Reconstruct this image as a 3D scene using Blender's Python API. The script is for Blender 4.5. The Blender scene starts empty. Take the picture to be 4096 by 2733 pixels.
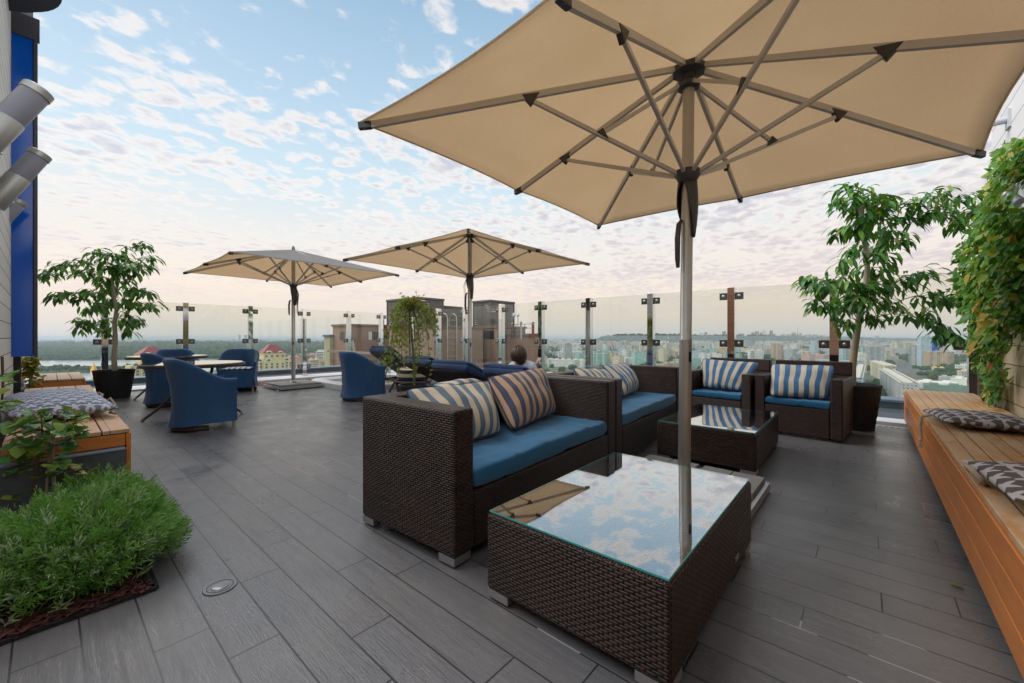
HAZE=1.15e-4
EXPOSURE=0.45
import bpy, math, random
from mathutils import Vector, Matrix, noise
R=math.radians; PI=math.pi
rnd=random.Random(7)
sc=bpy.context.scene; COL=sc.collection
# ---- the photograph's camera: 4096 px wide, focal length in pixels F, horizon row Y0, eye height H, yaw A from the +X axis
F=1625.; CX=2048.; Y0=1349.; H=1.1; A=R(41.1)
def at(x,y,z=0.):
    d=(H-z)*F/(y-Y0); return atd(x,d,z)
def atd(x,d,z=0.):
    l=(x-CX)*d/F
    return Vector((l*math.sin(A)+d*math.cos(A), -l*math.cos(A)+d*math.sin(A), z))
def aty(x,y,d):
    return atd(x,d,H-(y-Y0)*d/F)
def proj(p):
    l=p[0]*math.sin(A)-p[1]*math.cos(A); d=p[0]*math.cos(A)+p[1]*math.sin(A)
    return CX+F*l/d, Y0+F*(H-p[2])/d
def lin(c):
    c=c/255.; return c/12.92 if c<=.04045 else ((c+.055)/1.055)**2.4
def S(r,g,b): return (lin(r),lin(g),lin(b),1.)

# ---------------------------------------------------------------- mesh builder
def frame_of(t):
    t=t.normalized(); a=Vector((0,0,1)) if abs(t.z)<.9 else Vector((1,0,0))
    x=t.cross(a).normalized(); return x, x.cross(t).normalized()
class MB:
    def __init__(s): s.v=[]; s.f=[]; s.uv=[]
    def add(s,vs,fs,uvs=None,M=None):
        o=len(s.v)
        s.v.extend([(M@Vector(p)) if M is not None else Vector(p) for p in vs])
        for i,f in enumerate(fs):
            s.f.append([o+k for k in f]); s.uv.append(uvs[i] if uvs else None)
        return s
    def box(s,x0,x1,y0,y1,z0,z1,M=None):
        vs=[(x,y,z) for z in (z0,z1) for y in (y0,y1) for x in (x0,x1)]
        return s.add(vs,[(0,2,3,1),(4,5,7,6),(0,1,5,4),(2,6,7,3),(0,4,6,2),(1,3,7,5)],None,M)
    def bar(s,p0,p1,w,h,up=None):
        p0=Vector(p0);p1=Vector(p1);t=(p1-p0).normalized()
        upv=Vector(up) if up else Vector((0,0,1))
        x=t.cross(upv)
        if x.length<1e-4: x=t.cross(Vector((1,0,0)))
        x.normalize(); y=x.cross(t).normalized()
        vs=[p+x*a*w/2+y*b*h/2 for p in (p0,p1) for a,b in ((-1,-1),(1,-1),(1,1),(-1,1))]
        return s.add(vs,[(0,1,2,3),(7,6,5,4),(0,4,5,1),(1,5,6,2),(2,6,7,3),(3,7,4,0)])
    def tube(s,pts,r,n=8,caps=True):
        pts=[Vector(p) for p in pts]; m=len(pts)
        rs=r if isinstance(r,(list,tuple)) else [r]*m
        x=None; vs=[];fs=[];uvs=[]; L=0
        for i,p in enumerate(pts):
            t=(pts[min(i+1,m-1)]-pts[max(i-1,0)])
            if t.length<1e-9: t=Vector((0,0,1))
            t.normalize()
            if x is None: x,_=frame_of(t)
            x=(x-t*x.dot(t)); x=x.normalized() if x.length>1e-6 else frame_of(t)[0]
            y=t.cross(x)
            for k in range(n):
                a=2*PI*k/n; vs.append(p+(x*math.cos(a)+y*math.sin(a))*rs[i])
        for i in range(m-1):
            l2=L+(pts[i+1]-pts[i]).length; c=2*PI*max(rs[i],1e-4)
            for k in range(n):
                k2=(k+1)%n
                fs.append((i*n+k,i*n+k2,(i+1)*n+k2,(i+1)*n+k))
                uvs.append([(c*k/n,L),(c*(k+1)/n,L),(c*(k+1)/n,l2),(c*k/n,l2)])
            L=l2
        if caps:
            fs.append(tuple(range(n))[::-1]); uvs.append(None)
            fs.append(tuple(range((m-1)*n,m*n))); uvs.append(None)
        return s.add(vs,fs,uvs)
    def cyl(s,p0,p1,r0,r1=None,n=14): return s.tube([p0,p1],[r0,r0 if r1 is None else r1],n)
    def lathe(s,prof,n=24,c=(0,0,0),M=None,caps=True):
        vs=[];fs=[];uvs=[];c=Vector(c); L=0
        for r,z in prof:
            for k in range(n):
                a=2*PI*k/n; vs.append(c+Vector((r*math.cos(a),r*math.sin(a),z)))
        for i in range(len(prof)-1):
            l2=L+math.hypot(prof[i+1][0]-prof[i][0],prof[i+1][1]-prof[i][1]); q=2*PI*max(p[0] for p in prof)
            for k in range(n):
                k2=(k+1)%n
                fs.append((i*n+k,i*n+k2,(i+1)*n+k2,(i+1)*n+k))
                uvs.append([(q*k/n,L),(q*(k+1)/n,L),(q*(k+1)/n,l2),(q*k/n,l2)])
            L=l2
        if caps:
            if prof[0][0]>1e-5: fs.append(tuple(range(n))[::-1]); uvs.append(None)
            if prof[-1][0]>1e-5: fs.append(tuple(range((len(prof)-1)*n,len(prof)*n))); uvs.append(None)
        return s.add(vs,fs,uvs,M)
    def grid(s,fn,us,vs_,uvfn=None,M=None,flip=False):
        P=[fn(u,v) for v in vs_ for u in us]; nu=len(us); fs=[];uvs=[]
        for j in range(len(vs_)-1):
            for i in range(nu-1):
                f=[j*nu+i,j*nu+i+1,(j+1)*nu+i+1,(j+1)*nu+i]
                q=[(us[i],vs_[j]),(us[i+1],vs_[j]),(us[i+1],vs_[j+1]),(us[i],vs_[j+1])]
                if uvfn: q=[uvfn(*a) for a in q]
                if flip: f=f[::-1]; q=q[::-1]
                fs.append(f); uvs.append(q)
        return s.add(P,fs,uvs,M)
    def poly(s,pts,z0,z1):
        n=len(pts); vs=[(p[0],p[1],z0) for p in pts]+[(p[0],p[1],z1) for p in pts]
        fs=[tuple(range(n))[::-1],tuple(range(n,2*n))]+[(i,(i+1)%n,n+(i+1)%n,n+i) for i in range(n)]
        return s.add(vs,fs)
    def sphere(s,c,rx,ry=None,rz=None,n=12,m=8,jit=0,rg=None):
        ry=ry or rx; rz=rz or rx; c=Vector(c); vs=[];fs=[]
        vs.append(c+Vector((0,0,-rz)))
        for j in range(1,m):
            b=-PI/2+PI*j/m
            for k in range(n):
                a=2*PI*k/n; q=1+(rg.uniform(-jit,jit) if jit else 0)
                vs.append(c+Vector((rx*math.cos(b)*math.cos(a)*q,ry*math.cos(b)*math.sin(a)*q,rz*math.sin(b)*q)))
        vs.append(c+Vector((0,0,rz))); e=len(vs)-1
        for k in range(n): fs.append((0,1+(k+1)%n,1+k)); fs.append((e,e-n+k,e-n+(k+1)%n))
        for j in range(m-2):
            for k in range(n):
                a=1+j*n+k;b=1+j*n+(k+1)%n; fs.append((a,b,b+n,a+n))
        return s.add(vs,fs)
    def build(s,name,mat,parent=None,smooth=False,bevel=0,seg=2,sub=0,solid=0,angle=45):
        me=bpy.data.meshes.new(name); me.from_pydata([tuple(p) for p in s.v],[],s.f)
        ul=me.uv_layers.new(name='UVMap').data; k=0
        for i,f in enumerate(s.f):
            q=s.uv[i]
            if q is None:
                pl=me.polygons[i]; n=pl.normal; P=[s.v[j] for j in f]
                if abs(n.z)>.75: q=[(p.x,p.y) for p in P]
                elif abs(n.x)>abs(n.y): q=[(p.y,p.z) for p in P]
                else: q=[(p.x,p.z) for p in P]
            for a in q: ul[k].uv=(a[0],a[1]); k+=1
        if mat: me.materials.append(mat)
        if smooth:
            me.polygons.foreach_set('use_smooth',[True]*len(me.polygons))
            if angle<180: me.set_sharp_from_angle(angle=R(angle))
        o=bpy.data.objects.new(name,me); COL.objects.link(o)
        if parent: o.parent=parent
        if bevel:
            b=o.modifiers.new('Bevel','BEVEL'); b.width=bevel; b.segments=seg; b.limit_method='ANGLE'; b.angle_limit=R(50)
            if not smooth:
                me.polygons.foreach_set('use_smooth',[True]*len(me.polygons)); b.harden_normals=True
        if solid:
            b=o.modifiers.new('Solid','SOLIDIFY'); b.thickness=solid; b.offset=0
        if sub:
            b=o.modifiers.new('Sub','SUBSURF'); b.levels=sub; b.render_levels=sub
        return o
def tag(o,label,cat,group=None,kind=None):
    if label: o['label']=label
    if cat: o['category']=cat
    if group: o['group']=group
    if kind: o['kind']=kind
    return o
def thing(name,label,cat,loc=(0,0,0),rz=0,group=None,rot=None):
    o=bpy.data.objects.new(name,None); COL.objects.link(o); o.location=loc; o.rotation_euler=rot or (0,0,rz); o.empty_display_size=.1
    return tag(o,label,cat,group)
def struct(o): o['kind']='structure'; return o
def copy_tree(o,parent=None):
    c=o.copy(); COL.objects.link(c)
    if parent: c.parent=parent
    for ch in list(o.children): copy_tree(ch,c)
    return c
def dup(o,label,loc,rz=0,rot=None):
    c=copy_tree(o); c.location=loc; c.rotation_euler=rot or (0,0,rz); c['label']=label; return c
def lerp(a,b,t): return a+(b-a)*t
def ts(n,a=-1.,b=1.): return [a+(b-a)*i/n for i in range(n+1)]

# ---------------------------------------------------------------- node helper
class G:
    def __init__(s,nt): s.nt=nt
    def n(s,t,**k):
        x=s.nt.nodes.new(t)
        for a,b in k.items(): setattr(x,a,b)
        return x
    def put(s,sock,v):
        if isinstance(v,bpy.types.NodeSocket): s.nt.links.new(v,sock)
        elif v is not None: sock.default_value=v
    def m(s,op,a,b=None,c=None,clamp=False):
        x=s.n('ShaderNodeMath',operation=op,use_clamp=clamp)
        for i,v in enumerate((a,b,c)):
            if v is not None: s.put(x.inputs[i],v)
        return x.outputs[0]
    def mix(s,f,a,b,blend='MIX'):
        x=s.n('ShaderNodeMix',data_type='RGBA',blend_type=blend); s.put(x.inputs[0],f); s.put(x.inputs[6],a); s.put(x.inputs[7],b); return x.outputs[2]
    def ramp(s,f,stops,interp='LINEAR'):
        x=s.n('ShaderNodeValToRGB'); e=x.color_ramp; e.interpolation=interp
        while len(e.elements)<len(stops): e.elements.new(.5)
        for k,(p,c) in enumerate(stops):
            e.elements[k].position=p; e.elements[k].color=c if len(c)==4 else (*c,1)
        s.put(x.inputs[0],f); return x.outputs[0]
    def noise(s,vec,scale,detail=3,rough=.5,dim='3D',dist=0):
        x=s.n('ShaderNodeTexNoise',noise_dimensions=dim); s.put(x.inputs['Vector'],vec); x.inputs['Scale'].default_value=scale; x.inputs['Detail'].default_value=detail; x.inputs['Roughness'].default_value=rough; x.inputs['Distortion'].default_value=dist
        return x.outputs[0]
    def mapping(s,vec,scale=(1,1,1),rot=(0,0,0),loc=(0,0,0)):
        x=s.n('ShaderNodeMapping'); s.put(x.inputs[0],vec); x.inputs['Scale'].default_value=scale; x.inputs['Rotation'].default_value=rot; x.inputs['Location'].default_value=loc; return x.outputs[0]
    def sep(s,v):
        x=s.n('ShaderNodeSeparateXYZ'); s.put(x.inputs[0],v); return x.outputs
    def comb(s,a,b,c=0.):
        x=s.n('ShaderNodeCombineXYZ'); s.put(x.inputs[0],a); s.put(x.inputs[1],b); s.put(x.inputs[2],c); return x.outputs[0]
    def white(s,v):
        x=s.n('ShaderNodeTexWhiteNoise',noise_dimensions='3D'); s.put(x.inputs[0],v); return x.outputs[0]
    def bump(s,h,strength,dist,normal=None):
        x=s.n('ShaderNodeBump'); s.put(x.inputs['Height'],h); x.inputs['Strength'].default_value=strength; x.inputs['Distance'].default_value=dist
        if normal: s.put(x.inputs['Normal'],normal)
        return x.outputs[0]
    def coord(s,which): return s.n('ShaderNodeTexCoord').outputs[which]
    def band(s,x,lo,hi):  # 1 inside lo..hi
        return s.m('MULTIPLY',s.m('GREATER_THAN',x,lo),s.m('LESS_THAN',x,hi))
def material(name):
    m=bpy.data.materials.new(name); m.use_nodes=True; nt=m.node_tree
    g=G(nt); p=nt.nodes['Principled BSDF']; g.p=p; g.out=nt.nodes['Material Output']; g.mat=m
    return g
def P_(g,color=None,rough=None,metal=None,normal=None,spec=None,**k):
    I=g.p.inputs
    g.put(I['Base Color'],color); g.put(I['Roughness'],rough); g.put(I['Metallic'],metal); g.put(I['Normal'],normal); g.put(I['Specular IOR Level'],spec)
    for a,b in k.items(): g.put(I[a],b)
    return g.mat
M={}
def simple(name,col,rough=.6,metal=0.,var=.12,scale=6.,bump=0.,bscale=60.,spec=.5):
    g=material(name); v=g.coord('Object')
    n=g.noise(v,scale,4,.6); f=g.m('MULTIPLY_ADD',n,2*var,1-var)
    c=g.mix(1.,col,g.comb(f,f,f),'MULTIPLY')
    r=g.m('MULTIPLY_ADD',g.noise(v,scale*2.3,3),.2,rough-.1)
    nb=g.bump(g.noise(v,bscale,3),bump,.01) if bump else None
    M[name]=P_(g,c,r,metal,nb,spec); return M[name]
simple('dark_plastic',S(58,56,56),.45)
simple('alu',(.41,.395,.37,1),.4,.75,.06)
simple('rib_alu',S(196,192,186),.4,0.,.05)
simple('alu_matte',(.5,.5,.5,1),.42,.9,.06)
simple('chrome',(.72,.72,.72,1),.04,1.,.03)
simple('steel_dark',(.16,.17,.17,1),.3,1.,.1)
simple('dark_frame',S(62,60,68),.5)
simple('grey_wall',S(140,142,146),.75,var=.05)
simple('white_metal',S(205,208,214),.5,var=.06)
simple('membrane',S(58,66,76),.7,var=.2,scale=3,bump=.2)
simple('coping',S(95,115,132),.45,.3,.1,scale=2)
simple('slate',S(78,82,86),.6,var=.3,scale=9,bump=.5,bscale=25)
simple('slate_top',S(120,135,150),.55,var=.15,scale=9,bump=.3,bscale=25)
simple('paver',S(128,128,128),.75,var=.14,scale=12,bump=.3,bscale=150)
simple('gravel',S(140,105,98),.9,var=.4,scale=40,bump=.6,bscale=60)
simple('bark',S(164,150,132),.85,var=.25,scale=25,bump=.5,bscale=60)
simple('bark_dark',S(86,66,50),.85,var=.3,scale=30,bump=.4,bscale=80)
simple('twig_green',S(96,100,52),.7,var=.2,scale=20)
simple('soil',S(36,29,25),.95,var=.4,scale=30,bump=.6)
simple('mulch',S(72,38,32),.85,var=.5,scale=14,bump=.4)
simple('pot_dark',S(42,42,45),.6,var=.12,scale=8,spec=.3)
simple('rubber',S(22,22,22),.6)
simple('hub_dark',S(62,62,68),.5)
simple('rope',S(176,160,138),.9,var=.2,scale=40,bump=.6,bscale=200)
simple('skin',S(205,160,135),.55,var=.06)
simple('hair',S(72,52,38),.45,var=.3,scale=30)
simple('shirt',S(205,215,228),.85,var=.05)
simple('red_case',S(190,40,40),.4)
simple('black_screen',S(30,26,26),.15)
simple('white_wood',S(205,200,195),.7)
simple('black',S(20,20,22),.5)
simple('lamp_frost',S(132,132,142),.45,var=.03)
simple('lens_grey',S(120,124,128),.2)
simple('steel_mid',(.14,.145,.15,1),.45,.7)
simple('brown_stucco',S(150,122,108),.9,var=.12,scale=1.2,bump=.3,bscale=40)
simple('stone_pale',S(170,165,140),.85,var=.25,scale=4)
simple('brown_dark',S(88,70,64),.7)
simple('brown_mid',S(120,98,86),.75)
simple('louvre',S(96,90,90),.6)
simple('blue_metal',S(90,105,118),.45,.4)
simple('red_pipe',S(150,70,60),.7)

# wicker: flat strands woven over and under, UV in metres
def wicker(name,c0,c1,h=.0105,L=.03,rough=.34,strength=.9):
    g=material(name); uv=g.sep(g.coord('UV'))
    vy=g.m('DIVIDE',uv[1],h); row=g.m('FLOOR',vy); fy=g.m('FRACT',vy)
    ax=g.m('MULTIPLY_ADD',g.m('FLOORED_MODULO',row,2.),.5,g.m('DIVIDE',uv[0],L)); seg=g.m('FLOOR',ax); fx=g.m('FRACT',ax)
    dy=g.m('MULTIPLY_ADD',fy,2.,-1.); dx=g.m('MULTIPLY_ADD',fx,2.,-1.)
    hy=g.m('SUBTRACT',1.,g.m('POWER',g.m('ABSOLUTE',dy),3.)); hx=g.m('SUBTRACT',1.,g.m('POWER',g.m('ABSOLUTE',dx),4.))
    ht=g.m('MULTIPLY',hy,hx)
    w=g.white(g.comb(seg,row)); w=g.m('MULTIPLY_ADD',g.white(g.comb(row,5.)),.3,g.m('MULTIPLY',w,.75)); big=g.noise(g.coord('Object'),4.,4)
    f=g.m('MULTIPLY_ADD',w,.75,g.m('MULTIPLY_ADD',big,.9,-.33),clamp=True)
    col=g.mix(f,c0,c1)
    gap=g.m('MULTIPLY_ADD',ht,-3.,1.85,clamp=True)
    col=g.mix(gap,col,S(12,9,8))
    M[name]=P_(g,col,g.m('MULTIPLY_ADD',w,.14,rough-.05),0.,g.bump(ht,strength,.004),.26); return M[name]
wicker('wicker',S(26,19,17),S(76,56,47),.0112,.036)
wicker('wicker_chair',S(26,18,16),S(76,52,45),.012,.036)
wicker('wicker_fine',S(52,42,36),S(100,84,70),.02,.026)

# terrace planks: long porcelain planks along Y, joints where the photograph has them
g=material('deck'); o=g.sep(g.coord('Object'))
ru=g.m('DIVIDE',g.m('SUBTRACT',o[0],.408),.1625); row=g.m('FLOOR',ru); fu=g.m('FRACT',ru)
off=g.ramp(g.m('DIVIDE',g.m('ADD',g.m('FLOORED_MODULO',row,4.),.5),4.),[(0,(.708,)*3),(.25,(.198,)*3),(.5,(.476,)*3),(.75,(.95,)*3)],'CONSTANT')
rv=g.m('SUBTRACT',g.m('DIVIDE',o[1],.96),off); fv=g.m('FRACT',rv); rid=g.m('FLOOR',rv)
eu=g.m('MULTIPLY',g.m('MINIMUM',fu,g.m('SUBTRACT',1.,fu)),.1625); ev=g.m('MULTIPLY',g.m('MINIMUM',fv,g.m('SUBTRACT',1.,fv)),.96)
ed=g.m('MINIMUM',eu,ev); grout=g.m('LESS_THAN',ed,.003)
pid=g.white(g.comb(row,rid,3.)); pid2=g.white(g.comb(rid,row,9.))
gv=g.comb(g.m('MULTIPLY_ADD',pid,7.,g.m('MULTIPLY',o[0],26.)),g.m('MULTIPLY_ADD',pid2,5.,g.m('MULTIPLY',o[1],1.7)),pid)
grain=g.noise(gv,1.3,5,.62,dist=1.3)
patch=g.noise(g.coord('Object'),1.5,4,.6)
base=g.mix(g.m('MULTIPLY_ADD',pid,.3,g.m('MULTIPLY',grain,.6)),S(73,75,79),S(107,107,110))
base=g.mix(g.m('MULTIPLY',g.m('SUBTRACT',patch,.5,clamp=True),1.6),base,S(112,102,94))
base=g.mix(g.m('MULTIPLY',g.m('GREATER_THAN',pid2,.55),.0),base,S(90,96,108))
stain=g.noise(g.coord('Object'),5.5,5,.7); base=g.mix(g.m('MULTIPLY',g.m('MULTIPLY_ADD',stain,9.,-5.6,clamp=True),.4),base,S(58,57,58)); scuff=g.noise(g.mapping(g.coord('Object'),(3,40,1),(0,0,R(35))),2.,4,.7); base=g.mix(g.m('MULTIPLY',g.m('MULTIPLY_ADD',scuff,9.,-6.2,clamp=True),.35),base,S(150,150,150)); dust=g.noise(g.coord('Object'),.7,5,.65); base=g.mix(g.m('MULTIPLY',g.m('MULTIPLY_ADD',dust,4.,-1.9,clamp=True),.22),base,S(140,136,132))
gl=g.noise(g.coord('Object'),.9,2); base=g.mix(grout,base,g.mix(g.m('GREATER_THAN',gl,.61),S(40,40,42),S(138,138,136)))
ring=g.n('ShaderNodeTexWave',wave_type='BANDS',bands_direction='X'); g.put(ring.inputs[0],g.comb(g.m('MULTIPLY_ADD',o[0],1.,g.m('MULTIPLY',grain,.09)),g.m('MULTIPLY',o[1],.06),0.)); ring.inputs['Scale'].default_value=28; ring.inputs['Distortion'].default_value=3.5; ring.inputs['Detail'].default_value=3; ring.inputs['Detail Scale'].default_value=1.2
bh=g.m('ADD',g.m('MULTIPLY',ring.outputs[1],.35),g.m('MULTIPLY',grain,.65))
bh=g.m('MULTIPLY',bh,g.m('SUBTRACT',1.,grout))
M['deck']=P_(g,base,g.m('MULTIPLY_ADD',g.m('MULTIPLY_ADD',g.noise(g.coord('Object'),3.2,5,.65),2.2,-.6,clamp=True),.22,g.m('MULTIPLY_ADD',pid2,.06,.2)),0.,g.bump(bh,.28,.004),.55)

# orange oiled hardwood with weathered tops
def wood(name,c0,c1,weather=0.,along='X',boards=0.,rough=.42):
    g=material(name); o=g.sep(g.coord('Object')); X,Y=(o[0],o[1]) if along=='X' else (o[1],o[0])
    bid=g.m('FLOOR',g.m('DIVIDE',Y,boards)) if boards else 0.
    wv=g.white(g.comb(bid,2.)) if boards else .5
    v=g.comb(g.m('MULTIPLY_ADD',wv,9.,g.m('MULTIPLY',X,1.6)),g.m('MULTIPLY',Y,14.),g.m('MULTIPLY',o[2],14.))
    gr=g.noise(v,1.6,5,.6,dist=.8)
    c=g.mix(g.m('MULTIPLY_ADD',gr,1.,g.m('MULTIPLY_ADD',wv,.3,-.15),clamp=True),c0,c1)
    r=g.m('MULTIPLY_ADD',gr,.2,rough-.1)
    if weather:
        wn=g.noise(g.comb(g.m('MULTIPLY',X,2.2),g.m('MULTIPLY',Y,5.),0.),1.7,6,.7,dist=.6); wm=g.m('MULTIPLY',g.m('MULTIPLY_ADD',wn,6.,-2.45,clamp=True),weather)
        c=g.mix(wm,c,S(196,172,140)); r=g.m('MULTIPLY_ADD',wm,.25,r)
    if boards:
        fb=g.m('FRACT',g.m('DIVIDE',Y,boards)); c=g.mix(g.m('LESS_THAN',fb,.035),c,S(70,76,70))
    M[name]=P_(g,c,r,0.,g.bump(gr,.25,.003),.5)
wood('teak_front',S(172,94,36),S(214,138,68))
wood('teak_front_end',S(184,98,32),S(224,142,66),along='Y')
wood('teak_top',S(168,112,62),S(200,146,92),.75,'X',.145)
wood('teak_top_side',S(176,122,80),S(208,158,112),.5,'Y',.145)

# painted boards for the terrace walls: horizontal joints
def boards(name,c0,c1,h,gapc,rough=.6,off=0.):
    g=material(name); o=g.sep(g.coord('Object'))
    q=g.m('DIVIDE',g.m('ADD',o[2],off),h); f=g.m('FRACT',q); w=g.white(g.comb(g.m('FLOOR',q),1.))
    n=g.noise(g.coord('Object'),4.,4,.6)
    c=g.mix(g.m('MULTIPLY_ADD',w,.5,g.m('MULTIPLY',n,.5)),c0,c1); gp=g.m('LESS_THAN',f,.045)
    M[name]=P_(g,g.mix(gp,c,gapc),rough,0.,g.bump(g.m('SUBTRACT',1.,gp),.8,.01))
boards('board_white',S(196,192,182),S(222,218,208),.155,S(40,36,34))
boards('board_bright',S(222,220,222),S(236,234,236),.2,S(150,150,150))
boards('board_tan',S(196,150,118),S(222,176,144),.14,S(44,34,28))
boards('board_cream',S(170,155,130),S(200,186,160),.17,S(30,28,26))

# fabrics
def fabric(name,c0,c1,rough=.85,scale=500.,trans=0.,sheen=.2,noise_s=5.):
    g=material(name); v=g.coord('UV')
    w=g.noise(g.mapping(v,(1,.25,1)),scale,2,.6); w2=g.noise(g.mapping(v,(.25,1,1)),scale,2,.6)
    f=g.m('MULTIPLY_ADD',g.m('ADD',w,w2),.55,g.m('MULTIPLY_ADD',g.noise(g.coord('Object'),noise_s,3),.5,-.35),clamp=True)
    c=g.mix(f,c0,c1)
    P_(g,c,rough,0.,g.bump(g.m('ADD',w,w2),.25,.002),.25); g.put(g.p.inputs['Sheen Weight'],sheen)
    if trans:
        t=g.n('ShaderNodeBsdfTranslucent'); g.put(t.inputs[0],c); mx=g.n('ShaderNodeMixShader'); mx.inputs[0].default_value=trans
        g.nt.links.new(g.p.outputs[0],mx.inputs[1]); g.nt.links.new(t.outputs[0],mx.inputs[2]); g.nt.links.new(mx.outputs[0],g.out.inputs[0])
    M[name]=g.mat; return g.mat
fabric('seat_blue',S(18,78,118),S(38,110,150))
fabric('navy',S(28,50,84),S(42,70,110))
fabric('cover_blue',S(36,68,104),S(54,90,132))
fabric('pad_light',S(96,150,190),S(120,170,205))
def sky_grey_top(name,out):  # swaps the colour of upward faces for a painted sky reflection
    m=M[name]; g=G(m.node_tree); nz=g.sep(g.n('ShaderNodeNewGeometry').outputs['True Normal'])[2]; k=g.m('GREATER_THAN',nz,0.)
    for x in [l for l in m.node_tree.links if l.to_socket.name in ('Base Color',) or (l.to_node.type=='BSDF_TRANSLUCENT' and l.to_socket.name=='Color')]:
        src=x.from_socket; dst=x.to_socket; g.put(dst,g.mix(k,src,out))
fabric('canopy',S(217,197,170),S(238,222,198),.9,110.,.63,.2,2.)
sky_grey_top('canopy',S(178,178,180))  # grey of the sky reflected on the canopy top, put into its colour
fabric('piping',S(30,40,66),S(44,58,90))
def stripes(name,cA,cB,w,axis=0,rough=.8):
    g=material(name); uv=g.sep(g.coord('UV')); x=uv[axis]
    wob=g.m('MULTIPLY_ADD',g.noise(g.coord('UV'),4.,2),.012,-.006)
    f=g.m('FRACT',g.m('DIVIDE',g.m('ADD',x,wob),2*w)); s=g.m('LESS_THAN',f,.5)
    n=g.noise(g.coord('UV'),300.,2); k=g.m('MULTIPLY_ADD',n,.3,.85)
    c=g.mix(1.,g.mix(s,cA,cB),g.comb(k,k,k),'MULTIPLY')
    P_(g,c,rough,0.,g.bump(n,.12,.002),.3); g.put(g.p.inputs['Sheen Weight'],.2); M[name]=g.mat
stripes('stripe_warm',S(56,62,86),S(170,138,110),.05)
stripes('stripe_cool',S(80,102,116),S(186,172,150),.05)
stripes('stripe_blue',S(46,92,130),S(172,164,152),.05)
stripes('stripe_pouf',S(30,42,62),S(196,178,140),.06,1)
stripes('stripe_seat',S(84,120,150),S(190,196,198),.045)
# geometric star print
def stars(name,cd,cl,cell=.11):
    g=material(name); uv=g.sep(g.coord('UV'))
    qx=g.m('DIVIDE',uv[0],cell); qy=g.m('DIVIDE',uv[1],cell*.9); par=g.m('FLOORED_MODULO',g.m('FLOOR',qy),2.)
    qx=g.m('MULTIPLY_ADD',par,.5,qx)
    x=g.m('SUBTRACT',g.m('FRACT',qx),.5); y=g.m('SUBTRACT',g.m('FRACT',qy),.5)
    r=g.m('SQRT',g.m('ADD',g.m('MULTIPLY',x,x),g.m('MULTIPLY',y,y))); a=g.m('ARCTAN2',x,y)
    k=g.m('ABSOLUTE',g.m('MULTIPLY_ADD',g.m('FRACT',g.m('MULTIPLY_ADD',a,5/(2*PI),.5)),2.,-1.))
    lim=g.m('MULTIPLY_ADD',g.m('POWER',g.m('SUBTRACT',1.,k),1.5),.4,.2)
    s=g.m('LESS_THAN',r,lim); n=g.noise(g.coord('UV'),420.,2); kk=g.m('MULTIPLY_ADD',n,.4,.8)
    c=g.mix(1.,g.mix(s,cd,cl),g.comb(kk,kk,kk),'MULTIPLY')
    M[name]=P_(g,c,.9,0.,g.bump(n,.3,.002),.2)
stars('star_print',S(92,84,84),S(178,178,180))
stars('star_print_blue',S(118,124,140),S(196,202,214),.085)

# glass
def glass(name,tint,refl=.04,boost=1.,rough=0.):
    g=material(name); g.nt.nodes.remove(g.p)
    t=g.n('ShaderNodeBsdfTransparent'); t.inputs[0].default_value=tint; gl=g.n('ShaderNodeBsdfGlossy'); gl.inputs['Roughness'].default_value=rough; gl.inputs[0].default_value=(1,1,1,1)
    fr=g.n('ShaderNodeLayerWeight'); fr.inputs[0].default_value=.5
    f=g.m('MULTIPLY_ADD',g.m('POWER',fr.outputs['Facing'],4.),boost,refl,clamp=True)
    mx=g.n('ShaderNodeMixShader'); g.put(mx.inputs[0],f); g.nt.links.new(t.outputs[0],mx.inputs[1]); g.nt.links.new(gl.outputs[0],mx.inputs[2]); g.nt.links.new(mx.outputs[0],g.out.inputs[0])
    M[name]=g.mat
glass('fence_glass',(.93,.945,.92,1),.035,.5)
glass('table_glass',(.9,.93,.93,1),.21,1.2)
simple('glass_edge',S(60,165,165),.2)
g=material('blue_glass'); M['blue_glass']=P_(g,g.mix(g.noise(g.coord('Object'),.8,2),S(4,78,176),S(8,100,208)),.12,0.,None,.6)
g=material('water'); n=g.noise(g.coord('Object'),9.,3); M['water']=P_(g,S(60,80,84),.06,0.,g.bump(n,.25,.02),.6)
g=material('river'); n=g.noise(g.mapping(g.coord('Object'),(1,1,1)),.05,3); M['river']=P_(g,S(150,165,170),.18,0.,g.bump(n,.2,.5),1.)

# leaves: UV.x holds a random number per leaf, UV.y runs along it
def leaf_mat(name,stops,rough=.45,trans=.3,spec=.4):
    g=material(name); uv=g.sep(g.coord('UV'))
    c=g.ramp(uv[0],stops); n=g.noise(g.coord('Object'),25.,2); k=g.m('MULTIPLY_ADD',n,.5,.75); c=g.mix(1.,c,g.comb(k,k,k),'MULTIPLY')
    P_(g,c,rough,0.,None,spec)
    t=g.n('ShaderNodeBsdfTranslucent'); g.put(t.inputs[0],g.mix(.5,c,S(120,150,30))); mx=g.n('ShaderNodeMixShader'); mx.inputs[0].default_value=trans
    g.nt.links.new(g.p.outputs[0],mx.inputs[1]); g.nt.links.new(t.outputs[0],mx.inputs[2]); g.nt.links.new(mx.outputs[0],g.out.inputs[0]); M[name]=g.mat
leaf_mat('ficus_leaf',[(0,S(46,98,48)),(.45,S(66,128,54)),(.8,S(104,156,62)),(.96,S(124,168,70)),(1,S(170,160,60))],.35,.3,.5)
leaf_mat('vine_leaf',[(0,S(66,122,56)),(.5,S(96,152,66)),(.82,S(140,174,74)),(.975,S(190,180,80)),(1,S(180,84,60))],.4,.42)
leaf_mat('vine_yellow',[(0,S(120,140,50)),(.5,S(176,164,62)),(1,S(200,150,80))],.5,.4)
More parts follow.
